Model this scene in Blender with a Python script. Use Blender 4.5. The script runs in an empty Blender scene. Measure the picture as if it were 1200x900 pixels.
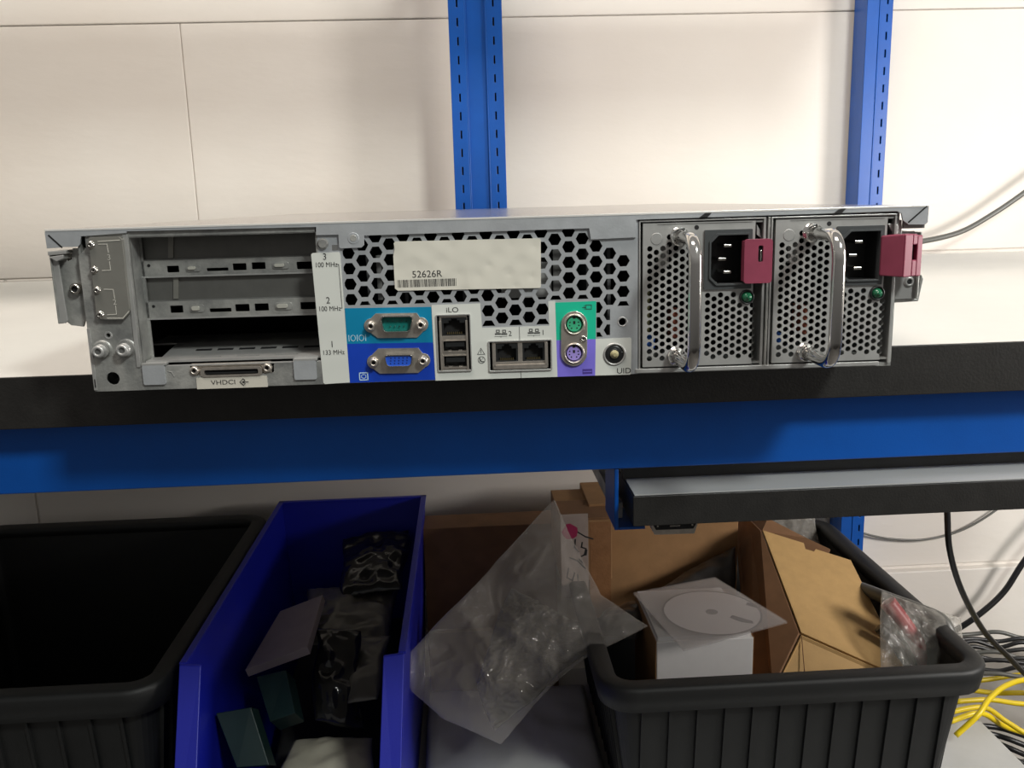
import bpy, bmesh, math, random
from mathutils import Vector, Matrix, noise
from mathutils.geometry import tessellate_polygon, delaunay_2d_cdt
random.seed(7)
C = bpy.context.scene.collection
SC = bpy.context.scene

# ------------------------------------------------------------------ camera, world, lights
SERVER_ROT = -0.022
FPX = 1040.0
CAM_LOC = Vector((-0.01503, -0.48606, 0.09597))
PITCH, YAW, ROLL = 0.20313, 0.047215, -0.027441
def basis(pitch, yaw, roll):
    cp, sp, cw, sw = math.cos(pitch), math.sin(pitch), math.cos(yaw), math.sin(yaw)
    f = Vector((sw*cp, cw*cp, -sp)); r = Vector((cw, -sw, 0)); u = r.cross(f)
    cr, sr = math.cos(roll), math.sin(roll)
    return r*cr + u*sr, u*cr - r*sr, f
RV, UV, FV = basis(PITCH, YAW, ROLL)
cd = bpy.data.cameras.new('camera'); cam = bpy.data.objects.new('camera', cd); C.objects.link(cam)
m = Matrix((RV, UV, -FV)).transposed().to_4x4(); m.translation = CAM_LOC
cam.matrix_world = m
cd.sensor_fit = 'HORIZONTAL'; cd.sensor_width = 36.0; cd.lens = 36.0*FPX/1200.0
cd.clip_start = 0.01; cd.clip_end = 50
SC.camera = cam

w = bpy.data.worlds.new('room_light'); SC.world = w; w.use_nodes = True
nt = w.node_tree; bg = nt.nodes['Background']
tc = nt.nodes.new('ShaderNodeTexCoord'); sx = nt.nodes.new('ShaderNodeSeparateXYZ')
rp = nt.nodes.new('ShaderNodeValToRGB'); mr = nt.nodes.new('ShaderNodeMapRange')
nt.links.new(tc.outputs['Generated'], sx.inputs[0]); nt.links.new(sx.outputs['Z'], mr.inputs['Value'])
mr.inputs['From Min'].default_value = -1; nt.links.new(mr.outputs[0], rp.inputs[0])
rp.color_ramp.elements[0].position = 0.35; rp.color_ramp.elements[0].color = (0.05, 0.045, 0.04, 1)
rp.color_ramp.elements[1].position = 0.62; rp.color_ramp.elements[1].color = (0.62, 0.60, 0.57, 1)
nt.links.new(rp.outputs[0], bg.inputs['Color']); bg.inputs['Strength'].default_value = 0.38

def area(name, loc, target, sx_, sy_, power, col):
    l = bpy.data.lights.new(name, 'AREA'); l.shape = 'RECTANGLE'; l.size = sx_; l.size_y = sy_
    l.energy = power; l.color = col
    o = bpy.data.objects.new(name, l); C.objects.link(o); o.location = loc
    o.rotation_euler = (Vector(target)-Vector(loc)).to_track_quat('-Z', 'Y').to_euler()
    return o
area('ceiling_lamp_key', (0.90, -1.35, 1.36), (0.1, 0.5, 0.0), 0.30, 0.30, 29, (0.97, 1.0, 0.95))
area('ceiling_lamp_left', (-0.5, -0.5, 2.3), (0.0, 0.8, 0.1), 1.3, 0.5, 38, (1.0, 0.90, 0.81))
area('side_lamp_right', (1.35, -0.12, 0.12), (0.45, 0.7, -0.5), 0.30, 0.30, 15, (1.0, 0.95, 0.90))
SC.view_settings.view_transform = 'Standard'; SC.view_settings.look = 'None'
SC.view_settings.gamma = 1.0; SC.view_settings.use_curve_mapping = False
SC.view_settings.exposure = 0.0

# pixel of the 1200x900 photograph -> point in the world / in the server's own frame
def ray(px, py): return FV + RV*((px-600)/FPX) - UV*((py-450)/FPX)
def at(px, py, Y):
    d = ray(px, py); return CAM_LOC + d*((Y-CAM_LOC.y)/d.y)
def onz(px, py, Z):
    d = ray(px, py); return CAM_LOC + d*((Z-CAM_LOC.z)/d.z)
SINV = Matrix.Rotation(-SERVER_ROT, 3, 'Z')
def P(px, py, y=0.0):
    c = SINV @ CAM_LOC; d = SINV @ ray(px, py); p = c + d*((y-c.y)/d.y)
    return (p.x, p.z)

# ------------------------------------------------------------------ materials
MATS = {}
def mat(name, col, rough=0.5, metal=0.0, var=0.0, vscale=30, bump=0.0, bscale=200, col2=None, spec=0.5, trans=0.0, alpha=1.0, emit=None, coat=0.0, stretch=None):
    if name in MATS: return MATS[name]
    m = bpy.data.materials.new(name); m.use_nodes = True; n = m.node_tree; b = n.nodes['Principled BSDF']
    b.inputs['Base Color'].default_value = (*col, 1); b.inputs['Roughness'].default_value = rough
    b.inputs['Metallic'].default_value = metal; b.inputs['Specular IOR Level'].default_value = spec
    b.inputs['Transmission Weight'].default_value = trans; b.inputs['Alpha'].default_value = alpha
    b.inputs['Coat Weight'].default_value = coat
    t = n.nodes.new('ShaderNodeTexCoord'); mp = n.nodes.new('ShaderNodeMapping')
    n.links.new(t.outputs['Object'], mp.inputs[0])
    if stretch: mp.inputs['Scale'].default_value = stretch
    if var or col2:
        no = n.nodes.new('ShaderNodeTexNoise'); no.inputs['Scale'].default_value = vscale; no.inputs['Detail'].default_value = 6
        no.inputs['Roughness'].default_value = 0.6
        n.links.new(mp.outputs[0], no.inputs['Vector'])
        r = n.nodes.new('ShaderNodeValToRGB'); n.links.new(no.outputs['Fac'], r.inputs[0])
        c2 = col2 or tuple(min(1, c*(1+var)) for c in col)
        c1 = col if col2 else tuple(c*(1-var) for c in col)
        r.color_ramp.elements[0].position = 0.35; r.color_ramp.elements[0].color = (*c1, 1)
        r.color_ramp.elements[1].position = 0.65; r.color_ramp.elements[1].color = (*c2, 1)
        n.links.new(r.outputs[0], b.inputs['Base Color'])
    if bump:
        nb = n.nodes.new('ShaderNodeTexNoise'); nb.inputs['Scale'].default_value = bscale; nb.inputs['Detail'].default_value = 4
        n.links.new(mp.outputs[0], nb.inputs['Vector'])
        bp = n.nodes.new('ShaderNodeBump'); bp.inputs['Strength'].default_value = bump; bp.inputs['Distance'].default_value = 0.002
        n.links.new(nb.outputs['Fac'], bp.inputs['Height']); n.links.new(bp.outputs[0], b.inputs['Normal'])
    MATS[name] = m; return m
STEEL = mat('galvanised_steel', (0.25, 0.255, 0.25), 0.40, 0.5, 0.0, 55, 0.12, 500, col2=(0.50, 0.50, 0.475))
STEELB = mat('bluish_zinc_steel', (0.52, 0.545, 0.57), 0.4, 0.5, 0.07, 90, 0.04, 900)
LIDT = mat('smooth_lid_steel', (0.62, 0.60, 0.58), 0.22, 0.9, 0.05, 60)
STEELD = mat('dull_inner_steel', (0.20, 0.20, 0.195), 0.5, 0.5, 0.15, 50)
STEELL = mat('light_zinc_plate', (0.46, 0.46, 0.45), 0.4, 0.5, 0.08, 70)
BRACK = mat('grey_stamped_plate', (0.27, 0.265, 0.24), 0.45, 0.5, 0.06, 70)
ENGR = mat('pale_engraving', (0.5, 0.49, 0.44), 0.6)
BLACK = mat('black_void', (0.006, 0.006, 0.007), 0.7)
BLKPL = mat('black_plastic', (0.016, 0.017, 0.018), 0.38)
GREYPL = mat('dark_grey_plastic', (0.06, 0.065, 0.068), 0.4)
CHROME = mat('polished_chrome', (0.86, 0.84, 0.81), 0.12, 1.0)
NICKEL = mat('nickel_screw', (0.6, 0.58, 0.54), 0.25, 1.0)
TIN = mat('tinned_connector', (0.62, 0.57, 0.51), 0.34, 0.85, 0.1, 300)
GOLD = mat('brass_contact', (0.62, 0.5, 0.25), 0.3, 1.0)
WHITE = mat('white_label', (0.66, 0.68, 0.64), 0.5)
INK = mat('black_ink', (0.02, 0.02, 0.02), 0.6)
TEAL = mat('teal_label', (0.0, 0.215, 0.40), 0.4)
BLUEL = mat('blue_label', (0.005, 0.05, 0.46), 0.4)
GREENL = mat('green_label', (0.01, 0.50, 0.31), 0.4)
PURPL = mat('purple_label', (0.21, 0.17, 0.72), 0.4)
LINEW = mat('white_print', (0.55, 0.75, 0.85), 0.5)
DBG = mat('green_serial_insert', (0.0, 0.16, 0.14), 0.4)
VGAB = mat('blue_video_insert', (0.02, 0.10, 0.62), 0.4)
PSG = mat('green_round_insert', (0.05, 0.46, 0.24), 0.4)
PSP = mat('purple_round_insert', (0.36, 0.28, 0.72), 0.4)
MAROON = mat('maroon_plastic', (0.27, 0.045, 0.085), 0.45, 0, 0.12, 40)
LEDG = mat('green_lens', (0.015, 0.13, 0.06), 0.2, coat=0.5)
BLUEP = mat('blue_powder_coat', (0.001, 0.078, 0.38), 0.36, 0, 0.06, 20, 0.05, 900)
BLUEB = mat('blue_bin_plastic', (0.006, 0.012, 0.33), 0.4, 0, 0.05, 10, 0.05, 600)
BINK = mat('black_bin_plastic', (0.009, 0.0095, 0.0095), 0.55, 0, 0.1, 30, 0.1, 900)
CARD = mat('brown_cardboard', (0.30, 0.165, 0.07), 0.8, 0, 0.08, 40, 0.06, 400)
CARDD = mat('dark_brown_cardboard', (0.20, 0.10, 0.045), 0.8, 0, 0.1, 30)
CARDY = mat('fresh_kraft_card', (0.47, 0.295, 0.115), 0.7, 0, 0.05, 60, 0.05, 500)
CARDW = mat('white_card', (0.74, 0.73, 0.72), 0.6, 0, 0.03, 30)
PAPER = mat('grey_paper', (0.62, 0.58, 0.57), 0.6)
YELL = mat('yellow_cable_jacket', (0.74, 0.55, 0.01), 0.35)
CABL = mat('black_cable_jacket', (0.012, 0.012, 0.013), 0.35)
CABG = mat('grey_cable_jacket', (0.10, 0.10, 0.09), 0.4)
SHINY = mat('black_bag_film', (0.012, 0.012, 0.012), 0.16, 0, 0, 1, 0.5, 60)
GBAG = mat('grey_antistatic_film', (0.12, 0.115, 0.10), 0.3, 0.2, 0.1, 30, 0.3, 60)
PCB = mat('dark_green_card', (0.004, 0.02, 0.018), 0.5, 0, 0.1, 60)
REDP = mat('red_strip', (0.42, 0.05, 0.06), 0.4)
PALEBAG = mat('pale_polythene', (0.38, 0.36, 0.29), 0.35, 0, 0.15, 14, 0.3, 60)
SHELF = mat('pale_grey_shelf', (0.42, 0.42, 0.41), 0.5, 0, 0.08, 8, 0.03, 200)
TOPW = mat('white_laminate', (0.74, 0.73, 0.69), 0.4, 0, 0.03, 6, 0.03, 500)
EDGE = mat('black_edge_band', (0.017, 0.016, 0.015), 0.42, 0, 0.15, 80, 0.1, 700)
GREYLAM = mat('grey_laminate', (0.42, 0.43, 0.43), 0.28, 0, 0.06, 5)
FLOORM = mat('dark_concrete', (0.08, 0.075, 0.07), 0.8, 0, 0.2, 4)

def film(name, col, opac, rough=0.12, strength=0.6, sc=18):
    m = bpy.data.materials.new(name); m.use_nodes = True; n = m.node_tree; n.nodes.clear()
    out = n.nodes.new('ShaderNodeOutputMaterial'); tr = n.nodes.new('ShaderNodeBsdfTransparent')
    pr = n.nodes.new('ShaderNodeBsdfPrincipled'); mx = n.nodes.new('ShaderNodeMixShader')
    pr.inputs['Base Color'].default_value = (*col, 1); pr.inputs['Roughness'].default_value = rough
    pr.inputs['Specular IOR Level'].default_value = 0.9
    t = n.nodes.new('ShaderNodeTexCoord'); no = n.nodes.new('ShaderNodeTexNoise'); no.inputs['Scale'].default_value = sc
    no.inputs['Detail'].default_value = 5; no.inputs['Distortion'].default_value = 1.5
    n.links.new(t.outputs['Object'], no.inputs['Vector'])
    bp = n.nodes.new('ShaderNodeBump'); bp.inputs['Strength'].default_value = strength; bp.inputs['Distance'].default_value = 0.01
    n.links.new(no.outputs['Fac'], bp.inputs['Height']); n.links.new(bp.outputs[0], pr.inputs['Normal'])
    fr = n.nodes.new('ShaderNodeFresnel'); fr.inputs['IOR'].default_value = 1.5; n.links.new(bp.outputs[0], fr.inputs['Normal'])
    ge = n.nodes.new('ShaderNodeNewGeometry'); mi = n.nodes.new('ShaderNodeMapRange')      # same reflectance from both faces of the thin film
    mi.inputs['To Min'].default_value = 1.8; mi.inputs['To Max'].default_value = 1/1.8
    n.links.new(ge.outputs['Backfacing'], mi.inputs['Value']); n.links.new(mi.outputs[0], fr.inputs['IOR'])
    ad = n.nodes.new('ShaderNodeMath'); ad.operation = 'ADD'; ad.use_clamp = True; ad.inputs[1].default_value = opac
    n.links.new(fr.outputs[0], ad.inputs[0]); n.links.new(ad.outputs[0], mx.inputs[0])
    n.links.new(tr.outputs[0], mx.inputs[1]); n.links.new(pr.outputs[0], mx.inputs[2]); n.links.new(mx.outputs[0], out.inputs[0])
    MATS[name] = m; return m
CLEAR = film('clear_polythene', (0.55, 0.52, 0.48), 0.10, 0.07, 0.25, 70)
CLEARG = film('clear_bag_film', (0.42, 0.40, 0.36), 0.18, sc=40)
SLEEVE = film('disc_sleeve_film', (0.60, 0.56, 0.55), 0.08, 0.15, 0.05)

def wall_material():
    m = bpy.data.materials.new('painted_block_wall'); m.use_nodes = True; n = m.node_tree; b = n.nodes['Principled BSDF']
    t = n.nodes.new('ShaderNodeTexCoord')
    no = n.nodes.new('ShaderNodeTexNoise'); no.inputs['Scale'].default_value = 2.5; no.inputs['Detail'].default_value = 5
    n.links.new(t.outputs['Object'], no.inputs['Vector'])
    r = n.nodes.new('ShaderNodeValToRGB'); n.links.new(no.outputs['Fac'], r.inputs[0])
    r.color_ramp.elements[0].position = 0.3; r.color_ramp.elements[0].color = (0.69, 0.635, 0.575, 1)
    r.color_ramp.elements[1].position = 0.7; r.color_ramp.elements[1].color = (0.75, 0.71, 0.66, 1)
    n.links.new(r.outputs[0], b.inputs['Base Color']); b.inputs['Roughness'].default_value = 0.55
    mp = n.nodes.new('ShaderNodeMapping'); mp.inputs['Scale'].default_value = (6, 6, 14)
    n.links.new(t.outputs['Object'], mp.inputs[0])
    n2 = n.nodes.new('ShaderNodeTexNoise'); n2.inputs['Scale'].default_value = 1.6; n2.inputs['Detail'].default_value = 8
    n.links.new(mp.outputs[0], n2.inputs['Vector'])
    bp = n.nodes.new('ShaderNodeBump'); bp.inputs['Strength'].default_value = 0.3; bp.inputs['Distance'].default_value = 0.005
    n.links.new(n2.outputs['Fac'], bp.inputs['Height']); n.links.new(bp.outputs[0], b.inputs['Normal'])
    return m
WALL = wall_material()
def dented_label():
    m = bpy.data.materials.new('dented_paper_label'); m.use_nodes = True; n = m.node_tree; b = n.nodes['Principled BSDF']
    b.inputs['Base Color'].default_value = (0.70, 0.68, 0.60, 1); b.inputs['Roughness'].default_value = 0.35
    t = n.nodes.new('ShaderNodeTexCoord'); v = n.nodes.new('ShaderNodeTexVoronoi'); v.inputs['Scale'].default_value = 118
    v.feature = 'SMOOTH_F1'; n.links.new(t.outputs['Object'], v.inputs['Vector'])
    bp = n.nodes.new('ShaderNodeBump'); bp.inputs['Strength'].default_value = 0.4; bp.inputs['Distance'].default_value = 0.0014
    n.links.new(v.outputs['Distance'], bp.inputs['Height']); n.links.new(bp.outputs[0], b.inputs['Normal'])
    return m
DENT = dented_label()

# ------------------------------------------------------------------ mesh builder
def circ(cx, cz, r, n=20, a0=0.0): return [(cx+r*math.cos(a0+2*math.pi*i/n), cz+r*math.sin(a0+2*math.pi*i/n)) for i in range(n)]
def rect(x0, z0, x1, z1):
    x0, x1 = sorted((x0, x1)); z0, z1 = sorted((z0, z1)); return [(x0, z0), (x1, z0), (x1, z1), (x0, z1)]
def rrect(x0, z0, x1, z1, r, n=4):
    x0, x1 = sorted((x0, x1)); z0, z1 = sorted((z0, z1)); o = []
    for cx, cz, a in ((x1-r, z0+r, -90), (x1-r, z1-r, 0), (x0+r, z1-r, 90), (x0+r, z0+r, 180)):
        for i in range(n+1):
            t = math.radians(a+90*i/n); o.append((cx+r*math.cos(t), cz+r*math.sin(t)))
    return o
def PR(ax, ay, bx, by, y=0.0):      # rectangle between two picture corners on the plane y
    a = P(ax, ay, y); b = P(bx, by, y); return (a[0], b[1], b[0], a[1])
def clip_rect(poly, x0, z0, x1, z1):
    for ax, lim, keep in ((0, x0, 1), (0, x1, -1), (1, z0, 1), (1, z1, -1)):
        out = []
        for i in range(len(poly)):
            a, b = poly[i-1], poly[i]; ia = (a[ax]-lim)*keep >= 0; ib = (b[ax]-lim)*keep >= 0
            if ia != ib:
                t = (lim-a[ax])/(b[ax]-a[ax]); out.append((a[0]+(b[0]-a[0])*t, a[1]+(b[1]-a[1])*t))
            if ib: out.append(b)
        poly = out
        if not poly: return []
    return poly
def parea(p): return 0.5*sum(p[i-1][0]*p[i][1]-p[i][0]*p[i-1][1] for i in range(len(p)))

class MB:
    def __init__(s): s.bm = bmesh.new(); s.mats = []
    def mi(s, m):
        if m not in s.mats: s.mats.append(m)
        return s.mats.index(m)
    def face(s, vs, m, smooth=False):
        try: f = s.bm.faces.new(vs)
        except ValueError: return None
        f.material_index = s.mi(m); f.smooth = smooth; return f
    def sheet(s, outer, y0, y1, m, holes=(), wall_m=None):
        """flat plate in xz from y0 (front) to y1 (back) with holes"""
        loops = [outer]+list(holes); flat_ = [Vector((x, z)) for l in loops for x, z in l]
        if len(loops) == 1 and len(outer) < 5:
            tris = [tuple(range(len(outer)))]
        elif len(loops) < 12:
            tris = tessellate_polygon([[Vector((x, z, 0)) for x, z in l] for l in loops])
        else:
            ed = []; k = 0
            for l in loops: ed += [(k+i, k+(i+1) % len(l)) for i in range(len(l))]; k += len(l)
            ov, oe, of_, mv, me_, mf = delaunay_2d_cdt([v*100 for v in flat_], ed, [], 0, 1e-7)
            bb = [(min(p[0] for p in l), max(p[0] for p in l), min(p[1] for p in l), max(p[1] for p in l), l) for l in loops]
            def inside(x, z, l):
                c = False
                for i in range(len(l)):
                    a, d = l[i-1], l[i]
                    if (a[1] > z) != (d[1] > z) and x < (d[0]-a[0])*(z-a[1])/(d[1]-a[1])+a[0]: c = not c
                return c
            tris = []
            for f in of_:
                x = sum(ov[i].x for i in f)/300; z = sum(ov[i].y for i in f)/300
                if not inside(x, z, outer): continue
                if any(q[0] < x < q[1] and q[2] < z < q[3] and inside(x, z, q[4]) for q in bb[1:]): continue
                if all(mv[i] for i in f): tris.append(tuple(mv[i][0] for i in f))
        fr = [s.bm.verts.new((x, y0, z)) for l in loops for x, z in l]
        bk = [s.bm.verts.new((x, y1, z)) for l in loops for x, z in l]
        for t in tris:
            a, b, c = (fr[i].co for i in t[:3])
            if (b-a).cross(c-a).length < 1e-14: continue
            up = (b-a).cross(c-a).y
            t2 = t if up < 0 else t[::-1]
            s.face([fr[i] for i in t2], m); s.face([bk[i] for i in t2[::-1]], m)
        k = 0
        for li, l in enumerate(loops):
            n = len(l); ccw = parea(l) > 0
            if li: ccw = not ccw
            for i in range(n):
                a, b = k+i, k+(i+1) % n
                q = [fr[a], fr[b], bk[b], bk[a]] if not ccw else [fr[b], fr[a], bk[a], bk[b]]
                s.face(q, wall_m or m)
            k += n
        return s
    def box(s, x0, x1, y0, y1, z0, z1, m):
        return s.sheet(rect(x0, z0, x1, z1), min(y0, y1), max(y0, y1), m)
    def hull8(s, a, b, m):           # a: 4 verts, b: 4 verts
        va = [s.bm.verts.new(p) for p in a]; vb = [s.bm.verts.new(p) for p in b]; n = len(a)
        s.face(va, m); s.face(vb[::-1], m)
        for i in range(n): s.face([va[(i+1) % n], va[i], vb[i], vb[(i+1) % n]], m)
        return s
    def panel(s, pts, th, m):        # polygon of 3-D points with thickness along its normal
        pts = [Vector(p) for p in pts]; n = Vector((0, 0, 0))
        for i in range(len(pts)): n += (pts[i]-pts[0]).cross(pts[(i+1) % len(pts)]-pts[0])
        n.normalize()
        return s.hull8(pts, [p-n*th for p in pts], m)
    def lathe(s, cx, cz, prof, m, n=24, smooth=True, cap=True, m_cap=None):   # prof [(r, y)] along the y axis
        rings = []
        for r, y in prof: rings.append([s.bm.verts.new((cx+r*math.cos(2*math.pi*i/n), y, cz+r*math.sin(2*math.pi*i/n))) for i in range(n)])
        for a, b in zip(rings, rings[1:]):
            for i in range(n): s.face([a[i], a[(i+1) % n], b[(i+1) % n], b[i]], m, smooth)
        if cap:
            s.face(rings[0], m_cap or m); s.face(rings[-1][::-1], m)
        return s
    def tube(s, path, r, m, n=12, cap=True, close=False):
        path = [Vector(p) for p in path]; rings = []; prev = None
        for i, p in enumerate(path):
            d = (path[min(i+1, len(path)-1)]-path[max(i-1, 0)]).normalized()
            if prev is None: u = d.orthogonal().normalized()
            else: u = (prev-d*prev.dot(d)).normalized()
            prev = u; v = d.cross(u); rr = r[i] if isinstance(r, (list, tuple)) else r
            rings.append([s.bm.verts.new(p+(u*math.cos(2*math.pi*k/n)+v*math.sin(2*math.pi*k/n))*rr) for k in range(n)])
        for a, b in zip(rings, rings[1:]):
            for i in range(n): s.face([a[i], a[(i+1) % n], b[(i+1) % n], b[i]], m, True)
        if cap: s.face(rings[0][::-1], m); s.face(rings[-1], m)
        return s
    def text(s, txt, size, x, z, y, m, align='CENTER', rot=0.0, th=0.00004, sx=1.0):
        cu = bpy.data.curves.new('lettering', 'FONT'); cu.body = txt; cu.size = size; cu.align_x = align; cu.align_y = 'CENTER'
        o = bpy.data.objects.new('lettering', cu); C.objects.link(o)
        dg = bpy.context.evaluated_depsgraph_get(); me = bpy.data.meshes.new_from_object(o.evaluated_get(dg))
        ca, sa = math.cos(rot), math.sin(rot)
        vs = [s.bm.verts.new((x+(v.co.x*sx*ca-v.co.y*sa), y-th, z+(v.co.x*sx*sa+v.co.y*ca))) for v in me.vertices]
        for p in me.polygons: s.face([vs[i] for i in p.vertices], m)
        bpy.data.objects.remove(o); bpy.data.meshes.remove(me); bpy.data.curves.remove(cu)
        return s
    def line(s, pts, wd, y, m, th=0.0002):
        for a, b in zip(pts, pts[1:]):
            d = Vector((b[0]-a[0], b[1]-a[1])); L = d.length
            if L < 1e-9: continue
            d /= L; n = Vector((-d.y, d.x))*wd/2; e = d*wd/2
            q = [(a[0]-n.x-e.x, a[1]-n.y-e.y), (b[0]-n.x+e.x, b[1]-n.y+e.y), (b[0]+n.x+e.x, b[1]+n.y+e.y), (a[0]+n.x-e.x, a[1]+n.y-e.y)]
            s.sheet(q, y-th, y, m)
        return s
    def build(s, name, parent=None, bevel=0.0, segs=2, subsurf=0, xf=None):
        me = bpy.data.meshes.new(name)
        if xf is not None: s.bm.transform(xf)
        s.bm.normal_update(); s.bm.to_mesh(me); s.bm.free()
        for m in s.mats: me.materials.append(m)
        o = bpy.data.objects.new(name, me); C.objects.link(o)
        if parent is not None: o.parent = parent
        if bevel:
            b = o.modifiers.new('bevel', 'BEVEL'); b.width = bevel; b.segments = segs; b.limit_method = 'ANGLE'; b.angle_limit = math.radians(50)
        if subsurf:
            u = o.modifiers.new('subsurf', 'SUBSURF'); u.levels = subsurf; u.render_levels = subsurf
        return o
def thing(name, label, cat, loc=(0, 0, 0), rotz=0.0, group=None):
    o = bpy.data.objects.new(name, None); C.objects.link(o); o.location = loc; o.rotation_euler = (0, 0, rotz)
    o.empty_display_size = 0.02; return tag(o, label, cat, group)
def tag(o, label, cat, group=None, kind=None):
    o['label'] = label; o['category'] = cat
    if group: o['group'] = group
    if kind: o['kind'] = kind
    return o
def struct(o): o['kind'] = 'structure'; return o
def rel(root, p): return Vector(p)-root.location

# ------------------------------------------------------------------ the room
WY = 0.915                                     # face of the wall
b = MB()
b.box(-2.6, 2.6, WY+0.003, WY+0.15, -0.92, 1.6, WALL)
def block(x0, x1, z0, z1, dy=0.0): b.box(x0, x1, WY+dy, WY+0.02, z0, z1, WALL)
block(-2.6, 2.6, 0.3645, 1.6, -0.0018)
xj = at(227, 200, WY).x; xk = at(42, 585, WY).x
block(-2.6, xj-0.0003, 0.0, 0.3638); block(xj+0.0003, 2.6, 0.0, 0.3638)
zl = at(1130, 661, WY).z
block(-2.6, xk-0.002, zl+0.002, -0.001); block(xk+0.002, 2.6, zl+0.002, -0.001)
block(-2.6, 2.6, -0.92, zl-0.004, -0.012)
struct(b.build('wall_back', bevel=0.0016))
b = MB(); b.box(-2.6, 2.6, -2.0, WY, -0.95, -0.92, FLOORM); struct(b.build('floor'))

# ------------------------------------------------------------------ workbench
def bench():
    t = thing('workbench', 'white topped workbench with black edge and blue steel front beam, under the silver server', 'workbench', (0, 0.46, -0.92))
    X0, X1, Y0, Y1 = -1.7, 0.865, onz(600, 421.5, -0.001).y, 0.862
    b = MB(); b.box(X0, X1, Y0+0.0015, Y1, -0.033, -0.0012, TOPW); b.build('worktop', t, xf=Matrix.Translation(-t.location))
    b = MB(); b.box(X0, X1, Y0, Y0+0.002, -0.0335, -0.0010, EDGE)
    o = b.build('edge_band', t, xf=Matrix.Translation(-t.location), bevel=0.0005); o['label'] = 'black edge band'
    b = MB()
    b.box(X0, X1, 0.083, 0.0855, -0.0825, -0.0335, BLUEP); b.box(X0, X1, 0.0855, 0.115, -0.0825, -0.080, BLUEP); b.box(X0, X1, 0.0855, 0.115, -0.036, -0.0335, BLUEP)
    o = b.build('front_beam', t, xf=Matrix.Translation(-t.location), bevel=0.001); o['label'] = 'blue painted steel beam'
    for x, y in ((X0+0.03, 0.12), (X0+0.03, 0.80), (X1-0.06, 0.12)):
            b = MB(); b.box(x, x+0.03, y, y+0.03, -0.92, -0.033, BLUEP); b.build('leg', t, xf=Matrix.Translation(-t.location), bevel=0.001)
    return t
bench()

def tray():
    a = at(742, 581, 0.065); x0 = a.x; zt = a.z; th = 0.0215; x1 = 0.55
    t = thing('pull_out_tray', 'black edged sliding tray with a grey top slung under the right of the bench', 'tray', (x0, 0.065, zt-th))
    T = Matrix.Translation(-t.location)
    b = MB(); b.box(x0, x1, 0.065, 0.46, zt-th, zt-0.0006, EDGE); b.build('board', t, xf=T, bevel=0.0006)
    b = MB(); b.box(x0+0.0012, x1-0.001, 0.0665, 0.445, zt-0.0006, zt+0.0002, GREYLAM); o = b.build('top_sheet', t, xf=T); o['label'] = 'pale grey laminate top'
    b = MB(); b.box(x0, x1, 0.1005, 0.112, zt-0.0002, -0.0833, EDGE); b.build('rear_rail', t, xf=T)
    # blue hanger plate on the left
    hx = at(720, 600, 0.085).x; hb = at(722, 621, 0.085).z
    b = MB()
    b.box(hx, hx+0.0028, 0.084, 0.125, hb, -0.0828, BLUEP)
    b.box(hx+0.0028, x0+0.012, 0.084, 0.125, hb, hb+0.002, BLUEP)
    o = b.build('hanger', t, xf=T, bevel=0.0006); o['label'] = 'blue steel hanger'
    b = MB()
    p = at(728, 612, 0.09); b.box(hx+0.003, x0-0.001, 0.10, 0.40, hb+0.003, hb+0.014, STEEL)
    o = b.build('slide_rail', t, xf=T); o['label'] = 'grey metal slide rail'
    # small handle plate under the front edge
    q = [at(757, 614, 0.09), at(763.5, 620.5, 0.09), at(809.5, 619, 0.09), at(816, 612, 0.09)]
    zz = zt-th-0.0002; out = [(q[0].x, zz), (q[1].x, q[1].z), (q[2].x, q[2].z), (q[3].x, zz)]
    cx = sum(p[0] for p in out)/4; cz = sum(p[1] for p in out)/4
    inn = [(cx+(x-cx)*0.93, min(cz+(z-cz)*0.5+0.0006, zz-0.00001)) for x, z in out]
    b = MB(); b.sheet(out, 0.080, 0.098, TIN); b.sheet(inn, 0.0795, 0.080, BLACK)
    b.lathe(inn[0][0]+0.0045, cz+0.0006, [(0.0007, 0.0785), (0.0007, 0.0795)], NICKEL, 10); b.lathe(inn[3][0]-0.0045, cz+0.0006, [(0.0007, 0.0785), (0.0007, 0.0795)], NICKEL, 10)
    b.sheet(rect(cx-0.0035, cz-0.0002, cx+0.0035, cz+0.0006), 0.079, 0.0795, NICKEL)
    o = b.build('catch_plate', t, xf=T); o['label'] = 'small black catch with a bright rim'
tray()

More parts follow.
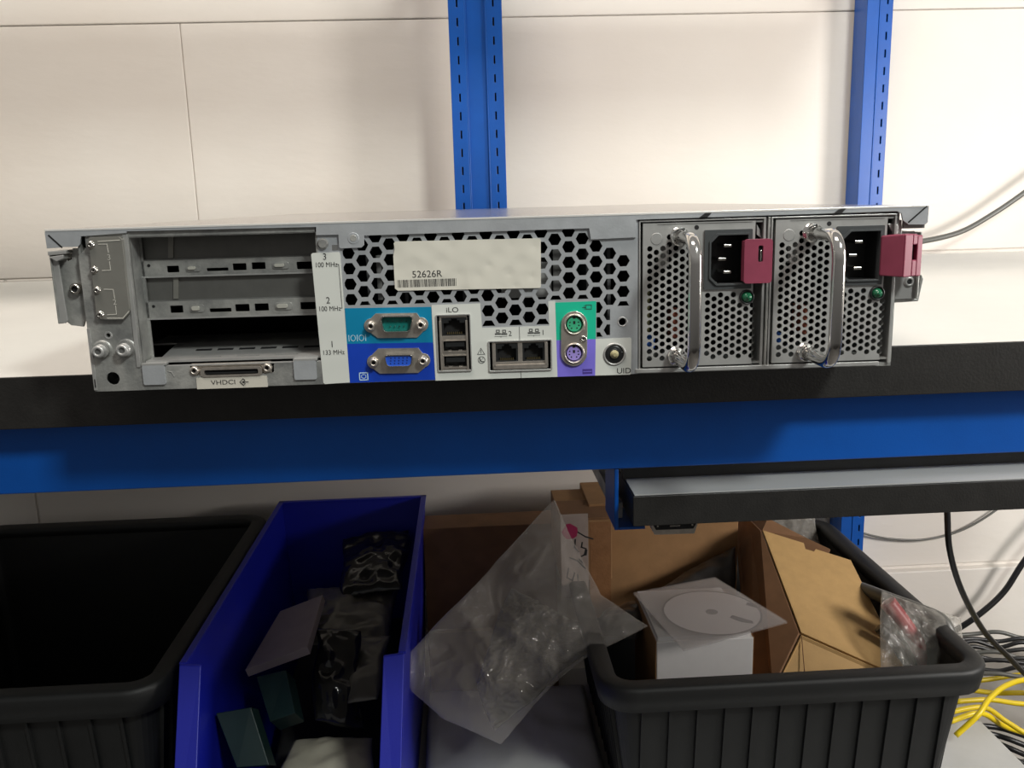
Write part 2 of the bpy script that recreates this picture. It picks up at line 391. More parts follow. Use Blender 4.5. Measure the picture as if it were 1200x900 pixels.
# ------------------------------------------------------------------ blue uprights
def post(name, label, x0, x1, z0, side, Y=0.865):
    t = thing(name, label, 'upright', ((x0+x1)/2, Y, z0), group=None)
    b = MB(); Z1 = 1.3; wd = x1-x0; T = Matrix.Translation(-t.location)
    def slots(cx, yf):
        hs = []; z = 0.035 if z0 > -0.1 else -0.6
        k = 0
        while z < 0.62:
            hs.append(rect(cx-0.0011, z, cx+0.0011, z+0.011)); z += 0.0247; k += 1
        z = 0.125
        while z < 0.62:
            hs.append(circ(cx, z+0.0065+0.0117, 0.0024, 10)); z += 0.0247*6
        # drop overlap between holes
        out = []
        for h in hs:
            a0, a1 = min(p[1] for p in h), max(p[1] for p in h)
            if len(h) == 10 and any(len(q) == 4 and not (max(p[1] for p in q) < a0-0.0003 or min(p[1] for p in q) > a1+0.0003) for q in hs): continue
            out.append(h)
        return out
    if side == 'double':
        s1 = x0+wd*0.30; s2 = x0+wd*0.70
        for a, c in ((x0, s1), (s2, x1)):
            b.sheet(rect(a, z0, c, Z1), Y, Y+0.0018, BLUEP, holes=slots((a+c)/2+(0.001 if a == x0 else -0.001), Y))
            b.box(a+0.001, c-0.001, Y+0.012, Y+0.013, z0, Z1, BLACK)
        b.box(s1, s1+0.0018, Y, Y+0.005, z0, Z1, BLUEP); b.box(s2-0.0018, s2, Y, Y+0.005, z0, Z1, BLUEP)
        b.box(s1, s2, Y+0.004, Y+0.0058, z0, Z1, BLUEP)
        b.box(x0, x0+0.0018, Y+0.0018, Y+0.045, z0, Z1, BLUEP); b.box(x1-0.0018, x1, Y+0.0018, Y+0.045, z0, Z1, BLUEP)
    else:
        s2 = x0+wd*0.52
        b.box(x0, x0+0.0018, Y+0.0005, Y+0.045, z0, Z1, BLUEP)
        b.box(x0, s2-0.002, Y, Y+0.0018, z0, Z1, BLUEP)
        b.box(s2-0.002, s2, Y-0.0012, Y+0.0018, z0, Z1, BLUEP)
        b.sheet(rect(s2, z0, x1, Z1), Y, Y+0.0018, BLUEP, holes=slots((s2+x1)/2+0.001, Y))
        b.box(s2+0.001, x1-0.001, Y+0.012, Y+0.013, z0, Z1, BLACK)
        b.box(x1-0.0018, x1, Y+0.0018, Y+0.045, z0, Z1, BLUEP)
    b.build('column', t, xf=T, bevel=0.0004)
    b = MB(); b.box(x0-0.004, x1+0.004, Y-0.002, Y+0.047, z0, z0+0.003, BLUEP); b.build('base_plate', t, xf=T)
xa = at(534.5, 245, 0.865).x; xb = at(592, 245, 0.865).x
post('shelving_upright', 'wide blue slotted steel upright standing behind the middle of the server', xa, xb, 0.0, 'double', 0.8)
xa = at(1005, 237, 0.865).x; xb = at(1034, 237, 0.865).x
post('shelving_upright', 'narrow blue slotted steel upright behind the right end of the server', xa, xb, -0.92, 'single')

def overhead():  # unseen board, added and sized to throw the shadow band on the wall
    t = thing('unseen_shelf', 'unseen narrow white board added high above the bench to shade the upper wall', 'shelf', (-0.5, 0.60, 0.50))
    b = MB(); b.box(-1.1, 1.10, -0.27, -0.03, 0, 0.02, TOPW); b.build('board', t, bevel=0.001)
    for x in (0.51, 1.08):
        b = MB(); b.box(x-0.01, x+0.01, -0.27, 0.2625, -0.02, 0, BLUEP); b.build('arm', t, bevel=0.001)
overhead()
# ------------------------------------------------------------------ the server
srv = thing('rack_server', 'silver two-unit rack server lying on the bench, rear side facing out', 'server', (0, 0, 0), SERVER_ROT)
HW = 0.2225; ZT = 0.0865; DEP = 0.64
# chassis shell
b = MB()
b.box(-HW, HW, 0.0012, DEP, -0.0009, 0.0012, STEEL)
b.box(-HW, -HW+0.0012, 0.001, DEP, 0.0012, ZT-0.0012, STEEL); b.box(HW-0.0012, HW, 0.001, DEP, 0.0012, ZT-0.0012, STEEL)
b.box(-HW, HW, DEP, DEP+0.0012, 0, ZT, STEEL)
b.build('chassis', srv)
# lid
ZL = P(53.6, 271)[1]+0.0008
b = MB()
b.box(-0.2375, 0.2372, 0.0, DEP, ZL-0.0012, ZL, LIDT)
def pts(*l, y=0.0): return [P(px, py, y) for px, py in l]
lip = pts((54, 273), (56.5, 291), (71.7, 290), (74, 289.4), (93, 289), (95.5, 286), (96, 277), (149, 273), (149.6, 271), (371, 266), (371, 275.5), (397, 275), (398, 290), (400, 291), (424, 290), (427, 287), (427, 276), (690, 267.5), (692, 280.5), (745, 278), (745, 257.5), (1050, 247.5), (1055, 250), (1056.5, 258), (1063, 263), (1083, 263), (1086, 260), (1087, 243))
lip = [(x, min(z, ZL-0.001)) for x, z in lip]
lip = lip[::-1]+[(-0.2375, ZL-0.0006), (0.2372, ZL-0.0006)]
# order: outline runs right->left along the bottom, then closes along the top edge
b.sheet(lip, -0.0016, -0.0004, STEELB)
b.box(-0.2375, 0.2372, -0.0018, 0.0005, ZL-0.0009, ZL+0.0001, mat('lid_edge_highlight', (0.9, 0.89, 0.86), 0.3, 0.4))  # near-white strip paints the highlight along the lid's front edge
# folded corner seams
for a, c in (((59, 276), (74, 289.5)), ((1084, 242), (1063.5, 260))):
    b.line([P(*a), P(*c)], 0.0009, -0.0016, BLACK)
b.lathe(*P(414.5, 279), [(0.0028, -0.0019), (0.0030, -0.0016)], STEELB, 20)
b.lathe(*P(414.5, 279), [(0.0016, -0.0021), (0.0018, -0.0019)], STEEL, 20)
b.box(*[P(1060, 262)[0], P(1085, 262)[0]], 0.001, 0.003, P(1060, 268)[1], ZL-0.001, STEELD)
for px, py in ((826, 252), (983, 247)):
    c = P(px, py); b.sheet([(c[0]-0.0035, c[1]-0.0013), (c[0]+0.001, c[1]-0.0013), (c[0]+0.0035, c[1]+0.0013), (c[0], c[1]+0.0013)], -0.0018, -0.0016, BLACK)
b.build('lid', srv, bevel=0.0005)

def screw(b, px, py, r, y0, h, m=NICKEL, hole=0.45, n=18):
    x, z = P(px, py, y0-h)
    b.lathe(x, z, [(r*hole, y0-h*0.6), (r*hole, y0-h*1.02), (r*0.75, y0-h), (r, y0-h*0.75), (r, y0)], m, n, m_cap=BLACK)
# ears
b = MB()
earo = pts((68, 301), (70, 299), (79, 306), (84, 304), (85, 291), (103, 290), (104, 377), (100, 376), (98, 383), (83, 381), (78, 377), y=0.005)
x, z = P(87, 339, 0.005)
b.sheet(earo, 0.005, 0.0065, STEEL, holes=[circ(x, z, 0.0018, 14)])
b.build('ear_plate', srv, bevel=0.0003)
b = MB()
# curved flange and hook on the left
b.sheet(pts((57.5, 303), (61, 300.5), (67, 305), (78.5, 376), (76, 379), (67.5, 380)), 0.001, 0.0022, STEELL)
b.sheet(pts((57, 294.5), (79, 293), (79, 297.5), (57.5, 299.5)), -0.0015, 0.012, STEELL)
b.sheet(pts((58.5, 301), (76, 298.5), (76, 303), (68, 306.5), (61, 302.5)), -0.002, 0.010, STEELL)
b.box(P(57.5, 300)[0], P(57.5, 300)[0]+0.001, 0.0, 0.20, P(57, 380)[1], P(57, 296)[1], STEEL)
b.build('rail_flange', srv, bevel=0.0004)
b = MB(); screw(b, 87, 339, 0.0031, 0.005, 0.004, hole=0.55); b.build('rivet_nut', srv)
b = MB()
x, z = P(1065, 330, 0.004)
b.sheet([(HW, P(1049, 320)[1]), *pts((1078, 318), (1076, 347), (1072, 350), y=0.004), (HW, P(1049, 351, 0.004)[1])], 0.004, 0.0052, STEELL, holes=[circ(x, z, 0.0011, 12)])
b.sheet([(HW-0.0005, P(1049, 351, 0.006)[1]), *pts((1074, 350), (1080, 322), (1082, 326), (1076, 353), y=0.006), (HW-0.0005, P(1049, 355, 0.006)[1])], 0.006, 0.02, STEEL)
b.box(P(1078, 300)[0], P(1080, 300)[0], 0.001, 0.2, P(1078, 350)[1], P(1078, 272)[1], STEEL)
b.sheet(pts((1058, 272), (1076, 271), (1081, 275), (1079, 282), (1076, 280), (1062, 281)), 0.004, 0.006, STEEL)
b.sheet(pts((1050, 256), (1060, 258), (1060, 275), (1057, 275)), 0.003, 0.005, STEELL)
b.build('ear_plate', srv, bevel=0.0003)
b = MB(); b.lathe(x, z, [(0.0013, 0.0035), (0.0016, 0.0028), (0.0028, 0.0032), (0.003, 0.004)], STEELL, 20, m_cap=BLACK); b.build('rivet_nut', srv)

# ---- left end plate with fasteners and the stamped numbered plate
xl0 = -HW; xl1 = P(150, 271)[0]
c1 = P(132.5, 443.5); c2 = P(127, 393)
b = MB()
ztop = ZL-0.002
b.sheet([(xl0, -0.0009), (xl1, -0.0009), (xl1, ztop), (P(101, 290)[0], ztop), (P(101, 290)[0], P(101, 290)[1]), (xl0, P(104, 300)[1])], 0.0, 0.0012, STEEL,
        holes=[circ(*c1, 0.0036, 24), circ(*c2, 0.0011, 14)])
b.lathe(*c2, [(0.0012, -0.0002), (0.0020, -0.0004), (0.0022, 0.0)], STEELL, 18, cap=False)
b.sheet(rect(xl0, 0.0, xl0+0.0015, P(103, 385)[1]), -0.0008, 0.0, STEELL)
b.sheet(pts((144, 275), (149, 275), (165, 430), (161, 430)), -0.0008, 0.0, STEELL)
b.sheet(rrect(*PR(111, 444, 113.5, 454), 0.0004), -0.0010, -0.0008, BLACK)
b.build('end_plate', srv, bevel=0.0002)
for px, py in ((114.5, 412.5), (142.5, 411)):
    b = MB(); x, z = P(px+6, py-3)
    b.lathe(x, z, [(0.0042, -0.0022), (0.0046, -0.0006), (0.0054, 0.0)], STEEL, 24)
    x2, z2 = P(px, py, -0.0055)
    b.lathe(x2, z2, [(0.0014, -0.0050), (0.0018, -0.0060), (0.0028, -0.0060), (0.0034, -0.0052), (0.0036, -0.0018)], STEELL, 24, m_cap=STEELD)
    b.build('standoff_screw', srv)
b = MB()
br = [P(*q, -0.003) for q in ((103.5, 279.5), (105, 278), (139, 277.5), (143, 281), (151.5, 362), (150, 368), (144, 374.5), (128, 374.8), (116, 374), (113, 371))]
b.sheet(br[::-1], -0.003, -0.0002, BRACK)
b.line([P(126, 373, -0.003), P(144, 373, -0.003), P(151, 365, -0.003)], 0.0005, -0.003, ENGR)
b.line([P(115, 283, -0.003), P(140, 281.5, -0.003)], 0.0005, -0.003, ENGR)
def pp(ox, oy): return P(100+ox/7.5, 270+oy/7.5, -0.003)
b.line([pp(115, 122), pp(190, 122), pp(203, 195)], 0.0004, -0.003, ENGR); b.line([pp(212, 275), pp(222, 350), pp(148, 354)], 0.0004, -0.003, ENGR)
b.line([pp(165, 518), pp(245, 520), pp(258, 600)], 0.0004, -0.003, ENGR); b.line([pp(266, 665), pp(274, 738), pp(195, 742)], 0.0004, -0.003, ENGR)
b.text('3', 0.0042, *pp(209, 238), -0.0032, ENGR); b.text('2', 0.0042, *pp(260, 632), -0.0032, ENGR)
o = b.build('slot_latch_plate', srv, bevel=0.0005); o['label'] = 'darker stamped plate with engraved slot numbers 3 and 2'
for ox, oy in ((47, 128), (77, 350), (103, 528), (131, 742)):
    b = MB(); x, z = pp(ox, oy)
    b.lathe(x, z, [(0.0004, -0.0036), (0.0006, -0.0044), (0.0015, -0.0043), (0.0019, -0.0038), (0.0021, -0.0030)], NICKEL, 18, m_cap=BLACK)
    b.build('screw', o)

# ---- expansion slot bay
bx0 = xl1; bx1 = P(371, 300)[0]; YB = 0.015
zb0 = P(200, 428)[1]; zb1 = ztop-0.003
b = MB()
xw = P(176, 400, YB)[0]
b.hull8([(bx0, 0.0, zb0), (bx0, 0.0, zb1), (bx0, 0.0012, zb1), (bx0, 0.0012, zb0)], [(xw, YB, zb0), (xw, YB, zb1), (xw-0.002, YB, zb1), (xw-0.002, YB, zb0)], STEEL)
b.box(bx1, bx1+0.001, 0.0, 0.12, zb0, zb1, STEEL)
b.box(bx0, bx1, 0.0, YB, zb1, zb1+0.001, STEEL)
b.box(bx0-0.01, bx1, YB, 0.26, zb1, zb1+0.001, STEELD); b.box(bx0, bx1, 0.0004, 0.0014, zb1-0.0005, ZL-0.0015, STEEL)
b.build('bay_wall', srv)
fl = P(270, 418, YB)[1]
b = MB()
slots_ = []
for i in range(7):
    xx = bx0+0.016+i*0.0245
    slots_.append((xx, xx+0.013))
# floor with two rows of vent slots (built lying flat)
def hfloor(b, x0, x1, y0, y1, z, rows, m):
    sub = MB(); hs = []
    for yy, ww, off in rows:
        for i in range(7):
            xx = x0+0.022+off+i*0.0215
            if xx+0.013 < x1: hs.append(rrect(xx, yy, xx+0.013, yy+ww, ww*0.45, 3))
    sub.sheet(rect(x0, y0, x1, y1), -z, -z+0.0012, m, holes=hs)
    for v in sub.bm.verts: v.co = Vector((v.co.x, v.co.z, -v.co.y))
    me = bpy.data.meshes.new('tmp'); sub.bm.to_mesh(me); sub.bm.free()
    n0 = len(b.bm.verts); b.bm.from_mesh(me); b.bm.verts.ensure_lookup_table()
    k = b.mi(m)
    bpy.data.meshes.remove(me)
hfloor(b, bx0+0.001, bx1, 0.002, YB-0.001, fl+0.0012, [(0.0085, 0.003, 0.004)], STEELL)
zr1 = P(270, 400, 0.045)[1]
def ramp(x0, x1, ya, yb, up, m):
    za = fl+(zr1-fl)*(ya-YB)/(0.045-YB)+up; zb_ = fl+(zr1-fl)*(yb-YB)/(0.045-YB)+up
    b.hull8([(x0, ya, za), (x1, ya, za), (x1, yb, zb_), (x0, yb, zb_)], [(x0, ya, za-0.001), (x1, ya, za-0.001), (x1, yb, zb_-0.001), (x0, yb, zb_-0.001)], m)
ramp(bx0+0.004, bx1, YB-0.001, 0.045, 0, STEELL)
for i in range(6):
    x = bx0+0.020+i*0.0125; ramp(x, x+0.009, 0.028, 0.031, 0.0002, BLACK)
bmesh.ops.recalc_face_normals(b.bm, faces=b.bm.faces)
b.box(bx0-0.012, bx1, 0.045, 0.078, zr1-0.001, zr1, STEEL)
b.build('bay_floor', srv)
b = MB(); b.box(bx0-0.02, bx1+0.03, 0.17, 0.172, 0.0015, zb1, BLACK); b.box(bx0-0.02, bx0-0.018, 0.03, 0.17, 0.0015, zb1, BLKPL)
b.box(bx0-0.01, bx1, 0.079, 0.168, 0.006, 0.0072, PCB)
b.build('riser_board', srv)
def B(ox, oy): return P(160+ox/4.09, 250+oy/4.09, YB)
# bracket frame bars with their cut-outs, two slot cover blanks
def bar(y_top, y_bot, holes, springs, first):
    x0 = xw-0.001; z1 = B(400, y_top)[1]; z0 = B(400, y_bot)[1]; hs = []
    for a, t, c, u in holes:
        p = B(a, t); q = B(c, u); hs.append(rrect(p[0], p[1], min(q[0], bx1-0.001), q[1], 0.0004, 2))
    b = MB(); b.sheet(rect(x0, z0, bx1, z1), YB-0.001, YB, STEELL if False else STEEL, holes=hs)
    b.box(x0, bx1, YB-0.0012, YB+0.01, z0-0.0009, z0, STEELL); b.box(x0, bx1, YB, YB+0.01, z1, z1+0.0006, STEELD)
    x, z = B(*((62, 250) if first else (85, 445))); b.lathe(x, z, [(0.0008, YB-0.0013), (0.0008, YB-0.001)], BLACK, 10)
    o = b.build('slot_bar', srv, bevel=0.0002)
    for a, t, c, u in springs:
        p = B(a, t); q = B(c, u)
        d = MB(); d.sheet(rrect(p[0], p[1], q[0], q[1], 0.0012, 3), YB-0.0016, YB-0.001, STEEL)
        d.sheet(rrect(p[0]+0.0012, p[1]-0.0008, q[0]-0.0025, q[1]+0.0012, 0.0008, 3), YB-0.0026, YB-0.0016, mat('pale_spring_steel', (0.66, 0.65, 0.58), 0.35, 0.4))
        d.build('spring_finger', o, bevel=0.0003)
    return o
bar(218, 292, [(147, 252, 208, 282), (338, 262, 443, 274), (462, 240, 530, 271), (553, 235, 621, 266), (768, 232, 850, 265)], [(240, 248, 312, 277), (653, 234, 735, 264)], True)
bar(415, 492, [(163, 442, 228, 475), (352, 455, 458, 470), (474, 435, 545, 468), (567, 432, 637, 465), (786, 425, 860, 458)], [(258, 437, 330, 472), (665, 427, 750, 460)], False)
for yt, yb, rx, col in ((100, 216, 160, 1), (300, 412, 185, 2)):
    b = MB(); z1 = B(400, yt)[1]; z0 = B(400, yb)[1]
    b.box(xw-0.001, bx1, YB+0.0015, YB+0.0025, z0-0.001, z1+0.001, BRACK if False else mat('slot_blank_steel', (0.17, 0.17, 0.16), 0.45, 0.6, 0.06, 120))
    p = B(rx-10, yt+8); q = B(rx+14, yb-2)
    b.hull8([(p[0], YB+0.0005, p[1]), (p[0]+0.0028, YB+0.0005, p[1]), (q[0], YB+0.0005, q[1]), (q[0]-0.0028, YB+0.0005, q[1])],
            [(p[0], YB+0.0015, p[1]), (p[0]+0.0028, YB+0.0015, p[1]), (q[0], YB+0.0015, q[1]), (q[0]-0.0028, YB+0.0015, q[1])], BRACK)
    b.build('slot_blank', srv)
b = MB(); b.box(xw-0.001, bx1, YB-0.001, YB, B(0, 100)[1]-0.0, zb1, STEEL)
b.box(xw-0.001, xw+0.0015, YB-0.001, YB, fl, zb1, STEEL); b.build('slot_frame', srv)

# ---- lower front rail under the bay with tabs and the VHDCI connector
b = MB()
zf = P(200, 428)[1]-0.0006
v0 = P(222, 427); v1 = P(321, 422)
zn = P(222, 440.5)[1]
b.sheet([(xl1, -0.0009), (bx1+0.001, -0.0009), (bx1+0.001, P(372, 424)[1]), (v1[0]+0.001, P(322, 425)[1]), (v1[0]-0.0002, P(322, 427)[1]), (v1[0]-0.0005, zn+0.001), (v1[0]-0.002, zn), (v0[0]+0.002, zn), (v0[0]+0.0005, zn+0.001), (v0[0], P(222, 429)[1]), (v0[0]-0.001, zf), (xl1, zf)], 0.0, 0.0012, STEEL)
b.box(xl1, bx1+0.004, 0.0, 0.003, zf-0.0002, zf+0.0004, STEELL)
b.line([P(204, 441), P(201, 436), P(197, 435)], 0.0005, -0.0001, STEELL)
b.line([P(343, 440), P(343, 433), P(346, 431)], 0.0005, -0.0001, STEELL)
b.build('rear_rail', srv, bevel=0.0003)
for a, t, c, u in ((167, 428, 195.5, 450), (344, 422.5, 372, 444)):
    b = MB(); b.sheet(rrect(*PR(a, t, c, u), 0.001), -0.0014, -0.0001, STEELB)
    b.box(P(a, t)[0], P(c, t)[0], -0.0014, 0.004, P(a, t)[1]-0.0002, P(a, t)[1]+0.001, STEELL); b.build('retaining_tab', srv, bevel=0.0003)
o = None
b = MB()
f0 = PR(223, 427, 318, 440); b.sheet(rect(f0[0], f0[1]-0.0005, f0[2], f0[3]), 0.002, 0.003, TIN)
g = PR(234.5, 431, 308, 440)
b.sheet(rrect(*g, 0.0022), -0.0008, 0.002, TIN, holes=[rrect(g[0]+0.0022, g[1]+0.0012, g[2]-0.0022, g[3]-0.0014, 0.0008)])
b.sheet(rect(g[0]+0.0022, g[1]+0.001, g[2]-0.0022, g[3]-0.0014), 0.0012, 0.0018, BLACK)
b.sheet(rect(g[0]+0.0032, g[1]+0.0018, g[2]-0.0032, g[1]+0.0026), -0.0004, 0.0012, BLKPL)
o = b.build('expansion_connector', srv, bevel=0.0002); o['label'] = 'narrow copper-toned VHDCI socket'
for px, py in ((227, 435), (312.5, 431.5)):
    b = MB(); screw(b, px, py, 0.0026, 0.002, 0.0035, TIN, 0.45, 18); b.build('screw', o)
b = MB(); lb = PR(230, 442.7, 314, 453.2)
b.sheet(rect(*lb[:2], *lb[2:]), -0.0004, -0.0001, mat('cream_label', (0.60, 0.57, 0.50), 0.45))
tx, tz = P(262, 448)
b.text('VHDCI', 0.0036, tx, tz, -0.0005, INK, sx=1.25)
dx_, dz_ = P(285.5, 447.3); r = 0.0019
b.line([(dx_-r, dz_), (dx_, dz_+r), (dx_+r*0.5, dz_+r*0.5)], 0.0003, -0.0005, INK); b.line([(dx_-r, dz_), (dx_, dz_-r), (dx_+r*0.5, dz_-r*0.5)], 0.0003, -0.0005, INK)
b.line([(dx_-r*0.2, dz_), (dx_+r*1.4, dz_)], 0.0003, -0.0005, INK); b.line([(dx_+r*0.3, dz_+0.0006), (dx_-r*0.3, dz_), (dx_+r*0.3, dz_-0.0006)], 0.0003, -0.0005, INK)
o = b.build('connector_label', srv); o['label'] = 'cream tag printed VHDCI'

# ---- centre vent panel
XP0 = bx1+0.001; XP1 = 0.0786; DX, DZ = 0.00746, 0.0084; HX0, HZ0 = P(408, 296.7); HR = 0.0062/2/math.cos(math.pi/6)
zz = lambda px, py: P(px, py)[1]; xx = lambda px, py: P(px, py)[0]
xa_, xb_, xc_, xd_, xe_ = P(401.5, 300)[0], P(563.5, 370)[0], P(645, 370)[0], P(699, 370)[0], P(715, 380)[0]
zt_ = P(560, 271.5)[1]
regions = [(xa_, zz(404, 358.5), xb_-0.0012, zt_), (xb_+0.0, zz(565, 382.5), xc_-0.0006, zt_), (xc_+0.0006, zz(650, 351.5), xd_-0.0, zt_),
           (xd_+0.0012, zz(700, 395), xe_, zt_), (xe_+0.001, zz(730, 358.5), P(739.5, 320)[0], zt_-0.0001)]
# merge neighbours into one vent field: a hole is cut whole where its neighbours allow, clipped at the field's border
field = [(xa_, zz(404, 358.5), xb_, zt_), (xb_, zz(565, 382.5), xc_, zt_), (xc_, zz(650, 351.5), xd_, zt_), (xd_, zz(700, 395), xe_, zt_), (xe_, zz(730, 358.5), P(739.5, 320)[0], zt_)]
def clip_field(poly):
    """clip to the stepped field: bottom limit depends on the region holding the centre"""
    cx = sum(p[0] for p in poly)/len(poly); cz = sum(p[1] for p in poly)/len(poly)
    for i, (x0, z0, x1, z1) in enumerate(field):
        if x0 <= cx < x1:
            lo, hi = x0, x1
            # may spill into a neighbour that reaches at least as low
            zlow = min(p[1] for p in poly)
            if i > 0 and (field[i-1][1] <= max(zlow, z0)+1e-6): lo = field[i-1][0]
            if i < len(field)-1 and (field[i+1][1] <= max(zlow, z0)+1e-6): hi = field[i+1][2]
            q = clip_rect(poly, lo, z0, hi, z1)
            return q
    return []
def hexhole(i, j):
    x = HX0+i*DX; z = HZ0+j*DZ-(DZ/2 if i % 2 else 0)
    return [(x+HR*math.cos(k*math.pi/3), z+HR*math.sin(k*math.pi/3)) for k in range(6)]
holes = []
for i in range(-1, 22):
    for j in range(-7, 4):
        h = hexhole(i, j)
        if max(p[0] for p in h) > P(741, 320)[0] or min(p[0] for p in h) < xa_-0.004: continue
        cx = sum(p[0] for p in h)/6; cz = sum(p[1] for p in h)/6
        if cx > P(722, 300)[0] and (cz > P(722, 288)[1] or cz < P(730, 362)[1]): continue
        if P(688, 280)[0] < cx and cz > P(700, 281)[1]: continue
        if cx < P(415, 280)[0] and cz > P(405, 290)[1]: continue
        q = clip_field(h)
        if len(q) > 2 and abs(parea(q)) > 3e-6: holes.append(q)
ports = {
 'serial': rrect(*PR(440, 365, 490, 396), 0.002), 'vga': rrect(*PR(443, 407, 492, 438), 0.002),
 'ilo': rect(*PR(511.5, 370, 552.5, 433)), 'lan': rect(*PR(573.5, 401, 645.5, 432)),
 'ps2': None}
hs = holes+[ports['serial'], ports['vga'], ports['ilo'], ports['lan'], circ(*P(720, 415), 0.0055, 28), circ(*P(729.3, 377.2), 0.0020, 16), circ(*P(672.7, 379.7), 0.0046, 24), circ(*P(672.4, 413.5), 0.0046, 24)]
b = MB()
b.sheet(rect(XP0, -0.0007, XP1, ztop), 0.0, 0.0012, STEELB, holes=hs)
b.lathe(*P(729.3, 377.2), [(0.0021, 0.0), (0.0024, -0.0004), (0.0029, 0.0)], STEELL, 20, cap=False)
b.sheet(rrect(*PR(389, 287, 396, 293), 0.0002), -0.0002, 0.0, STEELD)
b.build('vent_panel', srv, bevel=0.0)
b = MB(); b.lathe(*P(378.5, 285.5), [(0.0022, -0.0016), (0.0028, -0.0013), (0.0030, 0.0)], STEEL, 24); b.build('rivet', srv)
# things dimly visible behind the vent
b = MB()
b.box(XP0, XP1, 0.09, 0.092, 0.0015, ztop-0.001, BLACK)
b.box(XP0, XP1, 0.0125, 0.088, 0.004, 0.0055, PCB)
b.box(P(588, 330)[0], P(648, 330)[0], 0.012, 0.04, P(600, 352)[1], P(600, 310)[1], STEELL)
b.box(P(650, 330)[0], P(662, 330)[0], 0.010, 0.05, P(650, 345)[1], P(650, 290)[1], STEELD)
b.box(P(440, 330)[0], P(446, 330)[0], 0.008, 0.04, P(450, 353)[1], P(450, 300)[1], STEELD)
for px in (425, 470, 540, 610, 690, 715): b.box(P(px, 300)[0], P(px+4, 300)[0], 0.012, 0.06, 0.012, 0.07, mat('dim_inner_part', (0.09, 0.09, 0.095), 0.5))
b.build('inner_board', srv)

# stickers
def flat(b, poly, y, m): b.sheet(poly, y, y+0.00012, m)
b = MB()
L = [P(364.7, 298), P(366.5, 296.5), P(397, 295.3), P(398.8, 297), P(410, 448), P(381, 450), P(379, 448.5)]
b.sheet(L[::-1], -0.0003, -0.0001, WHITE)
for s_, sz, px, py in (('3', 0.0050, 379.3, 301), ('100 MHz', 0.0037, 381, 310.3), ('2', 0.0050, 383.3, 352.2), ('100 MHz', 0.0037, 385, 361.8), ('1', 0.0050, 388, 403.6), ('133 MHz', 0.0037, 389.6, 413)):
    b.text(s_, sz, *P(px+1.3, py), -0.0004, INK, sx=0.9)
b.line([P(394.5, 309.8), P(397, 309.8), P(401, 361), P(398.8, 361)], 0.0003, -0.0003, INK, 0.0001)
o = b.build('slot_speed_label', srv); o['label'] = 'tall white strip printed with slot numbers and MHz'
b = MB(); flat(b, pts((404, 361.2), (505.3, 359.6), (507.5, 401.2), (406.8, 402.8))[::-1], -0.00025, TEAL)
ty = P(418, 396)
for k, ch in enumerate('IOIOI'):
    x = P(409+k*4.9, 396.5)[0]; z = ty[1]
    if ch == 'I': b.line([(x, z-0.0016), (x, z+0.0016)], 0.00035, -0.00025, LINEW, 0.0001)
    else: b.line([(x+0.0013*math.cos(a*math.pi/6), z+0.0016*math.sin(a*math.pi/6)) for a in range(13)], 0.00035, -0.00025, LINEW, 0.0001)
o = b.build('serial_label', srv); o['label'] = 'teal label printed with the serial symbol'
b = MB(); flat(b, pts((406.8, 402.8), (507.5, 401.2), (510, 445), (410.2, 448.6))[::-1], -0.00025, BLUEL)
def ring(b, px0, py0, px1, py1, wd, y, m):
    q = PR(px0, py0, px1, py1); b.line([(q[0], q[1]), (q[2], q[1]), (q[2], q[3]), (q[0], q[3]), (q[0], q[1])], wd, y, m, 0.0001)
ring(b, 421.3, 437, 431.3, 445, 0.0005, -0.00025, LINEW)
x, z = P(426.3, 441); b.line([(x-0.0012, z-0.0006), (x-0.0012, z+0.0006), (x-0.0006, z+0.001), (x+0.0006, z+0.001), (x+0.0012, z+0.0006), (x+0.0012, z-0.0006), (x+0.0006, z-0.001), (x-0.0006, z-0.001), (x-0.0012, z-0.0006)], 0.0003, -0.00025, LINEW, 0.0001)
o = b.build('video_label', srv); o['label'] = 'blue label with the monitor symbol'
b = MB()
wl = pts((505.6, 357.5), (562.8, 355.6), (565, 384.2), (643.5, 381.8), (642.3, 353), (650.5, 352.6), (653.3, 441.5), (510.4, 446))[::-1]
b.sheet(wl, -0.00025, -0.0001, WHITE, holes=[[(x, z) for x, z in ports['ilo']], [(x, z) for x, z in ports['lan']]])
b.text('iLO', 0.0040, *P(530, 363.4), -0.0003, INK, sx=1.15)
b.line([P(608.5, 383), P(609, 399)], 0.00028, -0.00025, INK, 0.00008); b.line([P(610.3, 434.5), P(610.8, 442.5)], 0.00028, -0.00025, INK, 0.00008)
b.text('2', 0.0040, *P(597.7, 391), -0.0003, INK); b.text('1', 0.0040, *P(636.3, 389.8), -0.0003, INK)
for px, py in ((583.5, 390), (590.8, 390), (622, 388.8), (629.3, 388.8)):
    x, z = P(px, py); ring_ = [(x-0.0008, z+0.0002), (x+0.0008, z+0.0002), (x+0.0008, z+0.0015), (x-0.0008, z+0.0015)]
    b.line(ring_+[ring_[0]], 0.0004, -0.00025, INK, 0.0001); b.line([(x-0.0013, z-0.0006), (x+0.0013, z-0.0006)], 0.0007, -0.00025, INK, 0.0001)
for px, py in ((587, 394), (625.5, 392.8)):
    x, z = P(px, py); b.line([(x-0.0034, z), (x+0.0034, z)], 0.00018, -0.00025, INK, 0.0001); b.line([(x, z), (x, z-0.0006)], 0.0002, -0.00025, INK, 0.0001)
x, z = P(563.7, 411.8); b.line([(x-0.0020, z-0.0016), (x+0.0020, z-0.0016), (x, z+0.0018), (x-0.0020, z-0.0016)], 0.00026, -0.00025, INK, 0.0001); b.line([(x, z-0.0009), (x, z+0.0007)], 0.0003, -0.00025, INK, 0.0001)
